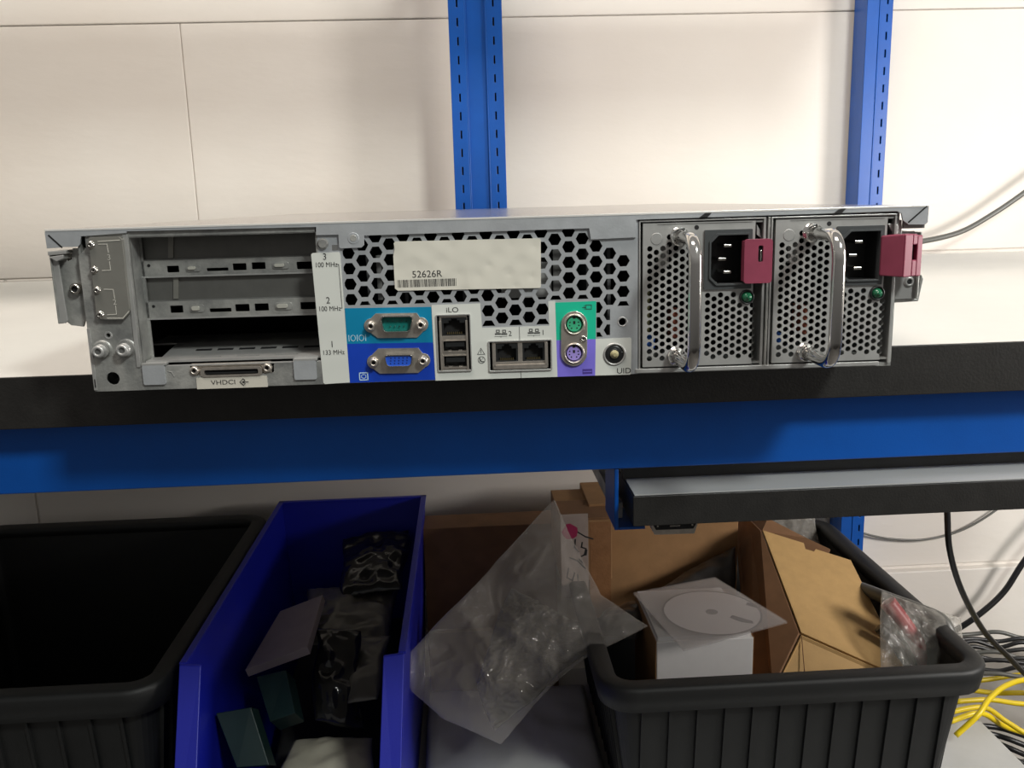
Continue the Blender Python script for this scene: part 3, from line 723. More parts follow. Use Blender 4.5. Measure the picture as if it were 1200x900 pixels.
x, z = P(564.3, 421.7); b.line([(x+0.0019*math.cos(a*math.pi/8), z+0.0019*math.sin(a*math.pi/8)) for a in range(17)], 0.00026, -0.00025, INK, 0.0001)
b.line([(x-0.001, z+0.001), (x-0.0007, z-0.0003), (x+0.0001, z-0.0009), (x+0.0012, z-0.001)], 0.0005, -0.00025, INK, 0.0001); b.line([(x-0.0016, z-0.0013), (x+0.0013, z+0.0015)], 0.00018, -0.00025, INK, 0.0001)
o = b.build('network_label', srv); o['label'] = 'white label around the network and iLO sockets'
hp1 = circ(*P(672.7, 379.7), 0.0046, 24); hp2 = circ(*P(672.4, 413.5), 0.0046, 24)
b = MB(); b.sheet(pts((650.7, 354.6), (698.6, 352.8), (698, 397.2), (652, 398.6))[::-1], -0.00025, -0.0001, GREENL, holes=[hp1])
ring(b, 686.5, 357.5, 693, 362, 0.0003, -0.00025, INK); b.line([P(682.5, 360.3), P(686.5, 360.2)], 0.0003, -0.00025, INK, 0.0001); b.line([P(685, 357.7), P(685, 362.6)], 0.00025, -0.00025, INK, 0.0001)
o = b.build('mouse_label', srv); o['label'] = 'green label with the mouse symbol'
b = MB(); b.sheet(pts((652, 398.6), (698, 397.2), (697.4, 440), (653.3, 441.5))[::-1], -0.00025, -0.0001, PURPL, holes=[hp2])
q = PR(682.5, 432.5, 694, 438); flat(b, rect(*q), -0.0003, mat('dark_violet_print', (0.07, 0.04, 0.28), 0.5)); b.line([(q[0]+0.0006, (q[1]+q[3])/2), (q[2]-0.0006, (q[1]+q[3])/2)], 0.0004, -0.0003, PURPL, 0.0001)
o = b.build('keyboard_label', srv); o['label'] = 'violet label with the keyboard symbol'
b = MB(); b.sheet(pts((698, 397.2), (738.5, 395.6), (740, 397), (739.4, 438), (738, 439), (697.4, 440))[::-1], -0.00025, -0.0001, WHITE, holes=[circ(*P(720, 415), 0.0055, 28)])
b.text('UID', 0.0044, *P(731, 434.6), -0.0003, INK, sx=1.1)
o = b.build('identity_label', srv); o['label'] = 'white label printed UID'
b = MB()
bl = pts((463.5, 283), (632, 279.2), (633.6, 281), (633.8, 335.5), (632.5, 337.3), (466.5, 340.5), (463, 338), (461, 300), (462.6, 292), (461.5, 285))[::-1]
b.sheet(bl, -0.0009, -0.0002, DENT)
b.text('52626R', 0.0052, *P(500.5, 321.3), -0.00095, INK, rot=0.005, sx=1.02)
rb = random.Random(3); x = P(466, 332)[0]; xe = P(535.5, 332)[0]; z1 = P(500, 327)[1]; z0 = P(500, 335.8)[1]
while x < xe:
    wd = rb.choice((0.00022, 0.00022, 0.0005)); b.sheet(rect(x, z0, x+wd, z1), -0.00100, -0.00095, INK); x += wd+rb.choice((0.00025, 0.0003, 0.0005))
o = b.build('asset_sticker', srv, bevel=0.0002); o['label'] = 'dented cream sticker printed 52626R with a barcode'

# ports
def dsub(name, label, f, lobes, sh, insert, pins, male):
    b = MB()
    (lx0, lz0), (lx1, lz1) = P(*lobes[0]), P(*lobes[1]); R = 0.0040
    body = [P(*q) for q in f]
    # flange = central trapezoid + two round lobes
    b.sheet(body[::-1], -0.0012, 0.0, TIN)
    for (x, z) in ((lx0, lz0), (lx1, lz1)): b.sheet(circ(x, z, R, 24), -0.00115, 0.0, TIN)
    out = [P(*q, -0.0055) for q in sh]; cx = sum(p[0] for p in out)/4; cz = sum(p[1] for p in out)/4
    def rnd(poly, rad, n=4):
        res = []
        for i in range(len(poly)):
            p0, p1, p2 = Vector(poly[i-1]), Vector(poly[i]), Vector(poly[(i+1) % len(poly)])
            a = p1+(p0-p1).normalized()*rad; c = p1+(p2-p1).normalized()*rad
            for k in range(n+1):
                t = k/n; res.append(tuple(a*(1-t)**2+p1*2*t*(1-t)+c*t*t))
        return res
    o1 = rnd(out, 0.0022); o2 = rnd([(cx+(x-cx)*(1-0.0006/abs(x-cx)), cz+(z-cz)*(1-0.0007/abs(z-cz))) for x, z in out], 0.0018)
    b.sheet(o1, -0.0055, -0.0010, CHROME if False else NICKEL, holes=[o2]); 
    op = b.build(name, srv, bevel=0.0003); op['label'] = label
    d = MB(); d.sheet(o2, -0.0018 if male else -0.0048, -0.0011, insert)
    zt0 = max(p[1] for p in o2); zb0_ = min(p[1] for p in o2); wdt = max(p[0] for p in o2)-min(p[0] for p in o2)
    yy = -0.0018 if male else -0.0048
    for r, (n, off) in enumerate(pins):
        z = zt0-(zt0-zb0_)*(r+0.9)/(len(pins)+0.8)
        for k in range(n):
            x = cx+(k-(n-1)/2)*wdt*0.155*(1 if male else 1.0)+off
            if male: d.lathe(x, z, [(0.0001, yy-0.0014), (0.0003, yy-0.0012), (0.0003, yy)], GOLD if False else NICKEL, 10)
            else: d.lathe(x, z, [(0.00042, yy-0.00004), (0.00042, yy)], BLUEDK, 10)
    d.build('insert', op)
    for (x, z) in ((lx0, lz0), (lx1, lz1)):
        s = MB(); s.lathe(x, z, [(0.0010, -0.0030), (0.0012, -0.0050), (0.0019, -0.0050), (0.0024, -0.0044), (0.0026, -0.0012)], TIN, 18, m_cap=BLACK)
        s.build('screw', op)
BLUEDK = mat('dark_blue_holes', (0.003, 0.015, 0.16), 0.5)
def q5(x, y): return (400+x/8.18, 350+y/8.18)
dsub('serial_port', 'nine pin serial socket with a green insert', [q5(330, 140), q5(725, 135), q5(760, 185), q5(780, 320), q5(730, 370), q5(350, 375), q5(290, 330), q5(280, 190)], (q5(290, 257), q5(765, 245)), [q5(368, 168), q5(690, 163), q5(665, 325), q5(398, 330)], DBG, [(5, 0), (4, 0)], True)
dsub('video_port', 'video socket with a blue insert', [q5(355, 475), q5(740, 470), q5(780, 520), q5(800, 660), q5(740, 708), q5(370, 715), q5(310, 670), q5(300, 530)], (q5(318, 602), q5(785, 588)), [q5(405, 540), q5(690, 535), q5(672, 655), q5(432, 660)], VGAB, [(5, 0.0002), (5, 0), (5, -0.0002)], False)

def jack(name, x0, z0, x1, z1, parent, y0=-0.0004):
    """modular socket: T-shaped mouth, contacts, dark cavity"""
    w_ = x1-x0; h = z1-z0
    b = MB()
    mouth = [(x0+w_*0.08, z0+h*0.06), (x1-w_*0.08, z0+h*0.06), (x1-w_*0.08, z0+h*0.70), (x0+w_*0.72, z0+h*0.70), (x0+w_*0.72, z0+h*0.84), (x0+w_*0.62, z0+h*0.84), (x0+w_*0.62, z0+h*0.94), (x0+w_*0.38, z0+h*0.94), (x0+w_*0.38, z0+h*0.84), (x0+w_*0.28, z0+h*0.84), (x0+w_*0.28, z0+h*0.70), (x0+w_*0.08, z0+h*0.70)]
    b.sheet(rect(x0, z0, x1, z1), y0, y0+0.0045, BLKPL, holes=[mouth])
    b.box(x0, x1, y0+0.0045, y0+0.005, z0, z1, BLACK)
    for k in range(8):
        xk_ = x0+w_*(0.22+0.08*k); b.box(xk_-0.00018, xk_+0.00018, y0+0.0012, y0+0.004, z0+h*0.07, z0+h*0.17, GOLD)
    return b.build(name, parent)
def usb(name, x0, z0, x1, z1, parent, y0=-0.0004):
    b = MB(); i = 0.0005
    b.sheet(rect(x0, z0, x1, z1), y0, y0+0.005, TIN, holes=[rect(x0+i, z0+i, x1-i, z1-i)])
    b.box(x0+i, x1-i, y0+0.0045, y0+0.005, z0+i, z1-i, BLACK)
    h = z1-z0; b.box(x0+0.0016, x1-0.0016, y0+0.0006, y0+0.0045, z0+h*0.45, z0+h*0.80, BLKPL)
    b.box(x0+0.003, x0+0.005, y0+0.0008, y0+0.0045, z0+i, z0+0.0012, NICKEL); b.box(x1-0.005, x1-0.003, y0+0.0008, y0+0.0045, z0+i, z0+0.0012, NICKEL)
    return b.build(name, parent)
def frame_rim(b, outer_px, m, wd=0.0006, y=-0.0012):
    q = PR(*outer_px); b.sheet(rrect(q[0]-wd, q[1]-wd, q[2]+wd, q[3]+wd, 0.0008), y, -0.0001, m, holes=[rrect(q[0], q[1], q[2], q[3], 0.0004)])
q = PR(511.5, 370, 552.5, 433); jr = PR(517, 372.5, 547.5, 393); u1 = PR(518.3, 399, 548, 412); u2 = PR(519, 416.5, 548.5, 430.5)
b = MB(); frame_rim(b, (511.8, 370, 552.2, 433.2), STEELL)
b.sheet(rect(q[0]+0.0014, q[1]+0.0004, q[2]-0.0014, q[3]-0.0002), 0.0001, 0.0012, TIN, holes=[rect(*jr), rect(*u1), rect(*u2)])
b.sheet(rect(q[0]+0.0012, q[1], q[0]+0.0024, q[3]-0.003), -0.0008, 0.0001, TIN); b.sheet(rect(q[2]-0.0024, q[1], q[2]-0.0012, q[3]-0.003), -0.0008, 0.0001, TIN)
b.sheet(rect(*q), 0.008, 0.0085, BLACK)
ip = b.build('management_port', srv, bevel=0.0002); ip['label'] = 'stacked iLO network jack over two USB sockets'
jack('network_jack', *jr, ip, 0.0003); usb('usb_socket', *u1, ip); usb('usb_socket', *u2, ip)
q = PR(573.5, 401, 645.5, 432); j1 = PR(580.5, 402.5, 607.3, 423.5); j2 = PR(612, 401.7, 638.5, 422.5)
b = MB(); frame_rim(b, (573.2, 400.8, 645.8, 432.3), STEELL)
b.sheet(rect(q[0]+0.0014, q[1]+0.001, q[2]-0.0014, q[3]-0.0004), 0.0001, 0.0012, TIN, holes=[rect(*j1), rect(*j2)])
b.sheet(rect(*q), 0.006, 0.0065, BLACK)
for xq in (q[0]+0.0015, q[2]-0.0032): b.sheet(rect(xq, q[1]+0.002, xq+0.0017, q[3]-0.001), -0.0008, 0.0001, TIN)
b.sheet(rect(q[0]+0.002, q[1]+0.0006, q[2]-0.002, q[1]+0.003), -0.0008, 0.0001, TIN)
lp = b.build('network_port', srv, bevel=0.0002); lp['label'] = 'pair of side by side network jacks'
jack('network_jack', *j1, lp, 0.0003); jack('network_jack', *j2, lp, 0.0003)
# PS/2 pair
b = MB(); (ax, az), (cx_, cz_) = P(672.7, 379.7), P(672.4, 413.5); R = 0.0073; pill = []
for k in range(13): t_ = math.pi*k/12; pill.append((ax+R*math.cos(t_), az+R*math.sin(t_)))
for k in range(13): t_ = math.pi+math.pi*k/12; pill.append((cx_+R*math.cos(t_), cz_+R*math.sin(t_)))
b.sheet(pill, -0.0016, -0.0003, TIN, holes=[circ(ax, az, 0.0047, 24), circ(cx_, cz_, 0.0047, 24)])
for x, z in ((ax, az), (cx_, cz_)): b.lathe(x, z, [(0.0047, -0.0016), (0.0050, -0.0026), (0.0056, -0.0026), (0.0060, -0.0016)], TIN, 28, cap=False)
pp_ = b.build('mouse_keyboard_port', srv, bevel=0.0003); pp_['label'] = 'pill-shaped plate with two round sockets'
b = MB(); screw(b, 683.7, 397.3, 0.0019, -0.0016, 0.0008, hole=0.3); b.build('screw', pp_)
for (x, z), m_, nm in (((ax, az), PSG, 'green round socket'), ((cx_, cz_), PSP, 'violet round socket')):
    b = MB(); b.lathe(x, z, [(0.0040, -0.0012), (0.0040, 0.004)], m_, 28, smooth=False)
    b.sheet(circ(x, z, 0.0047, 28), 0.001, 0.002, BLACK)
    for k in (-55, -15, 25, 155, 195, 235):
        a = math.radians(k); b.lathe(x+0.0026*math.cos(a), z+0.0026*math.sin(a), [(0.00042, -0.00126), (0.00042, -0.0012)], BLACK, 10)
    b.sheet(rect(x-0.0006, z+0.0001, x+0.0006, z+0.0018), -0.00126, -0.0012, BLACK)
    b.sheet(rect(x-0.0008, z+0.0031, x+0.0008, z+0.0042), -0.00128, -0.0012, BLACK)
    o = b.build('round_socket', pp_); o['label'] = nm
b = MB(); x, z = P(720, 415); b.lathe(x, z, [(0.0052, 0.0), (0.0054, -0.0009), (0.0062, -0.0009), (0.0066, 0.0)], STEELL, 28, cap=False)
b.lathe(x, z, [(0.0026, -0.0004), (0.0034, -0.0002), (0.0050, -0.0004), (0.0054, 0.002)], BLKPL, 28)
b.lathe(x, z, [(0.0010, -0.0022), (0.0020, -0.0018), (0.0024, -0.0004)], mat('cream_button', (0.40, 0.36, 0.2), 0.35), 20)
b.build('identity_button', srv)

# ---- power supplies
PX0, PZ0, PDX, PDZ, PHR = 0.0850, 0.0685, 0.00357, 0.00405, 0.00152
ZBOT = P(820, 432)[1]
def psu(off, latch_open):
    nm = 'power_supply'
    X0 = 0.0812+off; X1 = P(884, 300)[0]+off; Z0 = 0.0031; Z1 = P(754, 262)[1]
    inlet = [P(825, 269.5), P(879, 337.5)]; ix0, ix1 = inlet[0][0]+off, inlet[1][0]+off; iz1, iz0 = inlet[0][1], inlet[1][1]
    led = (P(874.3, 347.8)[0]+off, P(874.3, 347.8)[1]); root = [(P(796, 277)[0]+off, P(796, 277)[1]), (P(792, 417)[0]+off, P(792, 417)[1])]
    hs = [rect(ix0+0.001, iz0+0.001, ix1-0.001, iz1-0.001)]
    for i in range(17):
        for j in range(-2, 18):
            x = PX0+off+i*PDX; z = PZ0-j*PDZ+(PDZ/2 if i % 2 else 0)-(PDZ if i % 2 else 0)
            if z < 0.0062 or i == 8: continue
            if i < 8:
                top = {0: .0688, 1: .067, 2: .069, 3: .0755, 4: .0755, 5: .0695}.get(i, .071)
                if z > top: continue
            else:
                if z > 0.0432: continue
            if math.hypot(x-led[0], z-led[1]) < 0.0056: continue
            if any(math.hypot(x-a, z-c) < 0.0048 for a, c in root): continue
            hs.append(circ(x, z, PHR, 12))
    b = MB(); b.sheet(rect(X0, Z0, X1, Z1), -0.0008, 0.0004, STEELL, holes=hs)
    b.lathe(P(769, 280)[0]+off, P(769, 280)[1], [(0.0030, -0.0011), (0.0033, -0.0008)], STEELL, 22)
    b.lathe(P(816, 266.5)[0]+off, P(816, 266.5)[1], [(0.0013, -0.00085), (0.0013, -0.0008)], BLACK, 14)
    b.line([(X0+0.008, Z1-0.0006), (X1-0.002, Z1-0.0006)], 0.0003, -0.0009, STEELD)
    # can behind the face
    b.box(X0, X0+0.001, 0.0004, 0.16, Z0, Z1, STEEL); b.box(X1+0.0055, X1+0.0065, 0.001, 0.16, Z0, Z1, STEEL)
    b.box(X0, X1+0.006, 0.0004, 0.16, Z1-0.001, Z1, STEEL); b.box(X0, X1+0.006, 0.0004, 0.16, Z0, Z0+0.001, STEEL)
    b.box(X0, X1+0.006, 0.06, 0.061, Z0, Z1, BLACK)
    ps = b.build(nm, srv); ps['label'] = 'right power supply with its maroon latch pulled open' if latch_open else 'left power supply with its maroon latch shut'
    # faint inner parts seen through the grille
    b = MB()
    cols = [mat('inner_olive', (0.16, 0.15, 0.07), 0.5), mat('inner_red_wire', (0.35, 0.09, 0.05), 0.5), mat('inner_blue_part', (0.02, 0.12, 0.5), 0.5), STEELD]
    b.box(X0+0.002, X0+0.005, 0.006, 0.02, 0.02, 0.045, cols[0]); b.box(X0+0.002, X0+0.008, 0.006, 0.02, 0.0125, 0.0185, cols[2])
    b.box(X0+0.018, X0+0.022, 0.006, 0.02, 0.018, 0.034, cols[1]); b.box(X0+0.003, X0+0.009, 0.01, 0.02, 0.006, 0.0105, cols[3])
    b.box(X0+0.010, X0+0.016, 0.008, 0.014, 0.058, 0.070, STEELL)
    b.build('inner_parts', ps)
    # bail handle
    hy = -0.042; r = 0.0034
    tx_ = P(815, 300, hy)[0]+off
    zt2 = P(808, 271, hy)[1]-r; zb2 = P(806, 432, hy)[1]+r; rr_ = 0.0085
    path = [Vector((root[0][0], 0.0, root[0][1])), Vector((root[0][0], -0.006, root[0][1]))]
    A0 = Vector((root[0][0], 0, root[0][1])); B0 = Vector((root[1][0], 0, root[1][1]))
    At = Vector((tx_, hy, zt2-0.010)); Bt = Vector((tx_, hy, zb2+0.010))
    def bez(p0, p1, p2, n=10): return [p0*(1-t)**2+p1*2*t*(1-t)+p2*t*t for t in [k/n for k in range(n+1)]]
    Ac = Vector((tx_-0.0005, hy, root[0][1])); Bc = Vector((tx_-0.0005, hy, root[1][1]))
    path = [A0, A0.lerp(Ac, 0.35)]+bez(A0.lerp(Ac, 0.70), Ac, Vector((tx_, hy, root[0][1]-0.012)))+bez(Vector((tx_, hy, root[1][1]+0.012)), Bc, B0.lerp(Bc, 0.70))+[B0.lerp(Bc, 0.35), B0]
    b = MB(); b.tube(path, r, CHROME, 20)
    for p in root: b.lathe(p[0], p[1], [(0.0036, -0.0060), (0.0046, -0.0052), (0.0052, -0.0008)], CHROME, 24)
    b.build('handle', ps)
    # mains inlet
    b = MB()
    rim = rrect(ix0, iz0, ix1, iz1, 0.0006)
    w_, h_ = ix1-ix0, iz1-iz0
    def ch(i, c): return [(ix0+i, iz0+i+c*0.0), (ix1-i, iz0+i), (ix1-i, iz1-i), (ix0+i+c, iz1-i), (ix0+i, iz1-i-c), (ix0+i, iz0+i+c), (ix0+i+c, iz0+i)]
    mouth = [(ix0+0.0034+0.004, iz0+0.003), (ix1-0.0026, iz0+0.003), (ix1-0.0026, iz1-0.003), (ix0+0.0034+0.004, iz1-0.003), (ix0+0.0034, iz1-0.007), (ix0+0.0034, iz0+0.007)]
    b.sheet(rim, -0.0022, 0.001, GREYPL, holes=[mouth])
    rim2 = [(x+(0.0009 if x > (ix0+ix1)/2 else -0.0009), z+(0.0009 if z > (iz0+iz1)/2 else -0.0009)) for x, z in mouth]
    b.sheet(rim2, -0.0032, -0.0022, GREYPL, holes=[mouth])
    cav = [(x, z) for x, z in mouth]
    b.sheet(rim2, 0.001, 0.016, BLKPL, holes=[mouth]); b.sheet(rim2, 0.016, 0.017, BLKPL)
    cz0 = (iz0+iz1)/2; cxm = (ix0+ix1)/2
    core = rect(ix0+0.0075, iz0+0.0065, ix1-0.0065, iz1-0.0065)
    pi_ = b.build('mains_inlet', ps, bevel=0.0003); pi_['label'] = 'black three pin mains inlet'
    for k, dz in enumerate((0.0072, 0.0, -0.0072)):
        sh = 0.0025 if k == 1 else -0.0005
        p = MB(); p.box(cxm-0.0022-sh, cxm+0.0022-sh, 0.002, 0.016, cz0+dz-0.0007, cz0+dz+0.0007, NICKEL) if False else p.box(cxm-0.0022-sh, cxm+0.0022-sh, 0.001, 0.016, cz0+dz-0.0008, cz0+dz+0.0008, NICKEL)
        p.build('pin', pi_, bevel=0.0003)
    # indicator
    b = MB(); b.lathe(led[0], led[1], [(0.0031, -0.0010), (0.0033, -0.0026), (0.0039, -0.0024), (0.0041, -0.0008)], BLKPL, 24)
    b.lathe(led[0], led[1], [(0.0004, -0.0044), (0.0016, -0.0040), (0.0026, -0.0028), (0.0029, -0.0012)], LEDG, 20); b.build('status_lamp', ps)
    return ps
OFF = 0.0726
p1 = psu(0.0, False); p2 = psu(OFF, True)
# latches
b = MB()
g = PR(872.5, 280.5, 904, 331.5, -0.008)
slot = rrect((g[0]*0.42+g[2]*0.58)-0.0013, g[1]+0.0115, (g[0]*0.42+g[2]*0.58)+0.0013, g[3]-0.0035, 0.0008)
b.sheet(rrect(*g, 0.0018), -0.0085, -0.0065, MAROON, holes=[slot])
b.box(g[0]+0.0005, g[2]-0.0005, -0.0066, -0.001, g[1]+0.001, g[3]-0.001, MAROON)
b.sheet(rect(g[0]+0.001, g[1]+0.011, g[2]-0.001, g[3]-0.003), -0.0068, -0.0066, BLACK)
xs = g[0]*0.42+g[2]*0.58; b.box(xs-0.0003, xs+0.0004, -0.0084, -0.0068, g[1]+0.012, g[3]-0.006, NICKEL)
o = b.build('latch', p1, bevel=0.0006); o['label'] = 'maroon release latch'
b = MB()
a = P(1033.5, 276.5, -0.004); c = P(1033.5, 323, -0.004); d = P(1063, 274.5, -0.014); e = P(1062, 325, -0.014); f_ = P(1082, 275.5, -0.009); h_ = P(1079, 323.5, -0.009)
b.hull8([(a[0], -0.0045, c[1]), (d[0]-0.001, -0.014, e[1]), (d[0]-0.001, -0.014, d[1]), (a[0], -0.0045, a[1])], [(a[0], -0.001, c[1]), (d[0]-0.001, -0.006, e[1]), (d[0]-0.001, -0.006, d[1]), (a[0], -0.001, a[1])], MAROON)
yl = lambda x: -0.014+(x-d[0])/(f_[0]-d[0])*0.005
S0 = P(1070, 287, -0.012); S1 = P(1074.5, 304.5, -0.011)
# bent outer leaf, four strips around the slot
def leaf(x0, x1, z0, z1): b.hull8([(x0, yl(x0), z0), (x1, yl(x1), z0), (x1, yl(x1), z1), (x0, yl(x0), z1)], [(x0, yl(x0)+0.006, z0), (x1, yl(x1)+0.006, z0), (x1, yl(x1)+0.006, z1), (x0, yl(x0)+0.006, z1)], MAROON)
leaf(d[0]-0.001, S0[0], e[1], d[1]); leaf(S1[0], f_[0], h_[1], f_[1]); leaf(S0[0], S1[0], S0[1], d[1]-0.0002); leaf(S0[0], S1[0], e[1]+0.0002, S1[1])
b.box(S0[0]-0.0002, S1[0]+0.0002, -0.0065, -0.005, S1[1], S0[1], BLACK)
b.box(d[0]-0.003, f_[0]-0.002, -0.006, 0.0, e[1]+0.001, d[1]-0.001, MAROON)
o = b.build('latch', p2, bevel=0.0006); o['label'] = 'maroon release latch sticking out sideways'
# frame around the supplies
b = MB(); zf1 = P(750, 258.5)[1]
xs = [P(748.5, 300)[0], P(897, 300)[0], P(901, 300)[0]]
b.box(xs[0], xs[0]+0.0009, -0.0006, 0.12, 0.001, zf1, STEELL)
b.box(P(893.5, 300)[0], P(896.5, 300)[0], -0.0006, 0.12, 0.001, zf1, STEELL); b.box(P(898.5, 300)[0], P(901, 300)[0], -0.001, 0.12, 0.001, zf1, STEEL); b.box(P(902.5, 300)[0], P(904.5, 300)[0], -0.0006, 0.12, 0.001, zf1, STEELL)
b.box(HW-0.0028, HW-0.0012, -0.0006, 0.12, 0.001, zf1-0.006, STEELL)
b.box(xs[0], P(893.5, 300)[0], -0.0006, 0.12, zf1-0.0009, zf1, STEELL); b.box(P(903, 300)[0], P(1047, 300)[0], -0.0006, 0.12, zf1-0.0009, zf1, STEELL)
b.box(P(745, 300)[0], P(1036, 300)[0], -0.0012, 0.003, -0.0001, 0.0021, STEELL)
b.box(P(1046, 300)[0], P(1048, 300)[0], -0.0006, 0.004, P(1040, 275)[1], zf1, STEELL)
b.box(P(886, 270)[0], P(893, 270)[0], 0.012, 0.013, 0.001, zf1, BLACK); b.box(P(1039, 270)[0], P(1058, 270)[0], 0.012, 0.013, P(1050, 281)[1], zf1, BLACK)
b.sheet(pts((888, 262), (892, 270), (894, 280), (888, 275)), 0.002, 0.0035, STEELL); b.sheet(pts((1042, 262), (1048, 262), (1054, 276), (1050, 276)), 0.002, 0.0035, STEELL)
b.build('supply_frame', srv, bevel=0.0002)

# ------------------------------------------------------------------ under the bench
SZ = -0.67
b = MB(); xe = onz(1172, 868, SZ).x
b.box(-1.65, xe, 0.20, 0.862, SZ-0.018, SZ, SHELF)
tag(b.build('lower_shelf', bevel=0.001), 'pale grey lower shelf board carrying the plastic bins', 'shelf')
for x in (-1.6, -0.6, 0.5):
    for y in (0.22, 0.80):
        b = MB(); b.box(x, x+0.04, y, y+0.04, -0.92, SZ-0.018, BLUEP); b.build('leg', bpy.data.objects['lower_shelf'], bevel=0.001)

def rloop(x0, x1, y0, y1, r, n=6):
    return rrect(x0, y0, x1, y1, r, n)
def loft(b, loops, m, smooth=True, cap0=False, cap1=False):
    rings = [[b.bm.verts.new((x, y, z)) for x, y in l] for l, z in loops]; n = len(rings[0])
    for a, c in zip(rings, rings[1:]):
        for i in range(n): b.face([a[i], a[(i+1) % n], c[(i+1) % n], c[i]], m, smooth)
    if cap0: b.face(rings[0][::-1], m)
    if cap1: b.face(rings[-1], m)
def black_bin(label, x0, x1, y0, y1, zt, ribs=True):
    t = thing('storage_bin', label, 'bin', ((x0+x1)/2, (y0+y1)/2, SZ), group=None); T = Matrix.Translation(-t.location)
    zb = SZ+0.0004; lip = 0.018; tp = 0.030; R = 0.042
    def L(i, z): return (rloop(x0+i, x1-i, y0+i, y1-i, max(R-i, 0.008)), z)
    b = MB()
    loft(b, [L(tp+lip, zb), L(lip, zt-0.012), L(lip+0.003, zt-0.004), L(lip+0.004, zt-0.012), L(tp+lip+0.004, zb+0.004)], BINK, False, True, True)
    # ribs round the outside
    H = zt-zb-0.036
    def rib(pa, pb, nx, ny):
        wv = 0.0016; tx, ty = -ny, nx
        a = []; c = []
        for (px, py, pz), lst in ((pa, a), (pb, c)):
            lst += [(px-tx*wv, py-ty*wv, pz), (px+tx*wv, py+ty*wv, pz), (px+tx*wv+nx*0.004, py+ty*wv+ny*0.004, pz), (px-tx*wv+nx*0.004, py-ty*wv+ny*0.004, pz)]
        b.hull8(a, c, BINK)
    zr = zt-0.029; s_ = tp*(zt-0.012-zr)/(zt-0.012-zb)
    nx_ = int((x1-x0-0.09)/0.030)
    for k in range(nx_+1):
        x = x0+0.05+(x1-x0-0.10)*k/nx_; rib((x, y0+lip+tp, zb+0.002), (x, y0+lip+s_, zr), 0, -1)
    ny_ = int((y1-y0-0.09)/0.030)
    for k in range(ny_+1):
        y = y0+0.05+(y1-y0-0.10)*k/ny_; rib((x0+lip+tp, y, zb+0.002), (x0+lip+s_, y, zr), -1, 0); rib((x1-lip-tp, y, zb+0.002), (x1-lip-s_, y, zr), 1, 0)
    b.build('body', t, xf=T)
    b = MB()
    loft(b, [L(lip-0.001, zt-0.029), L(0.004, zt-0.029), L(0.001, zt-0.014), L(0.0, zt-0.004), L(0.002, zt), L(0.005, zt+0.001), L(lip+0.002, zt+0.001), L(lip+0.005, zt-0.002), L(lip+0.006, zt-0.014), L(lip-0.001, zt-0.016), L(lip-0.001, zt-0.029)], BINK)
    b.build('rim', t, xf=T)
    return t
YBK = 0.858
zr = at(965, 606, YBK).z
BB = (onz(697, 790, zr).x, onz(1172, 785, zr).x, onz(930, 800, zr).y, YBK, zr)
black_bin('black ribbed plastic bin on the right holding cartons and a disc sleeve', *BB)
zr = at(320, 601, YBK).z
black_bin('deep black plastic bin in the dark on the far left of the lower shelf', onz(200, 790, zr).x-0.448, onz(200, 790, zr).x+0.001, onz(100, 815, zr).y, YBK, zr)

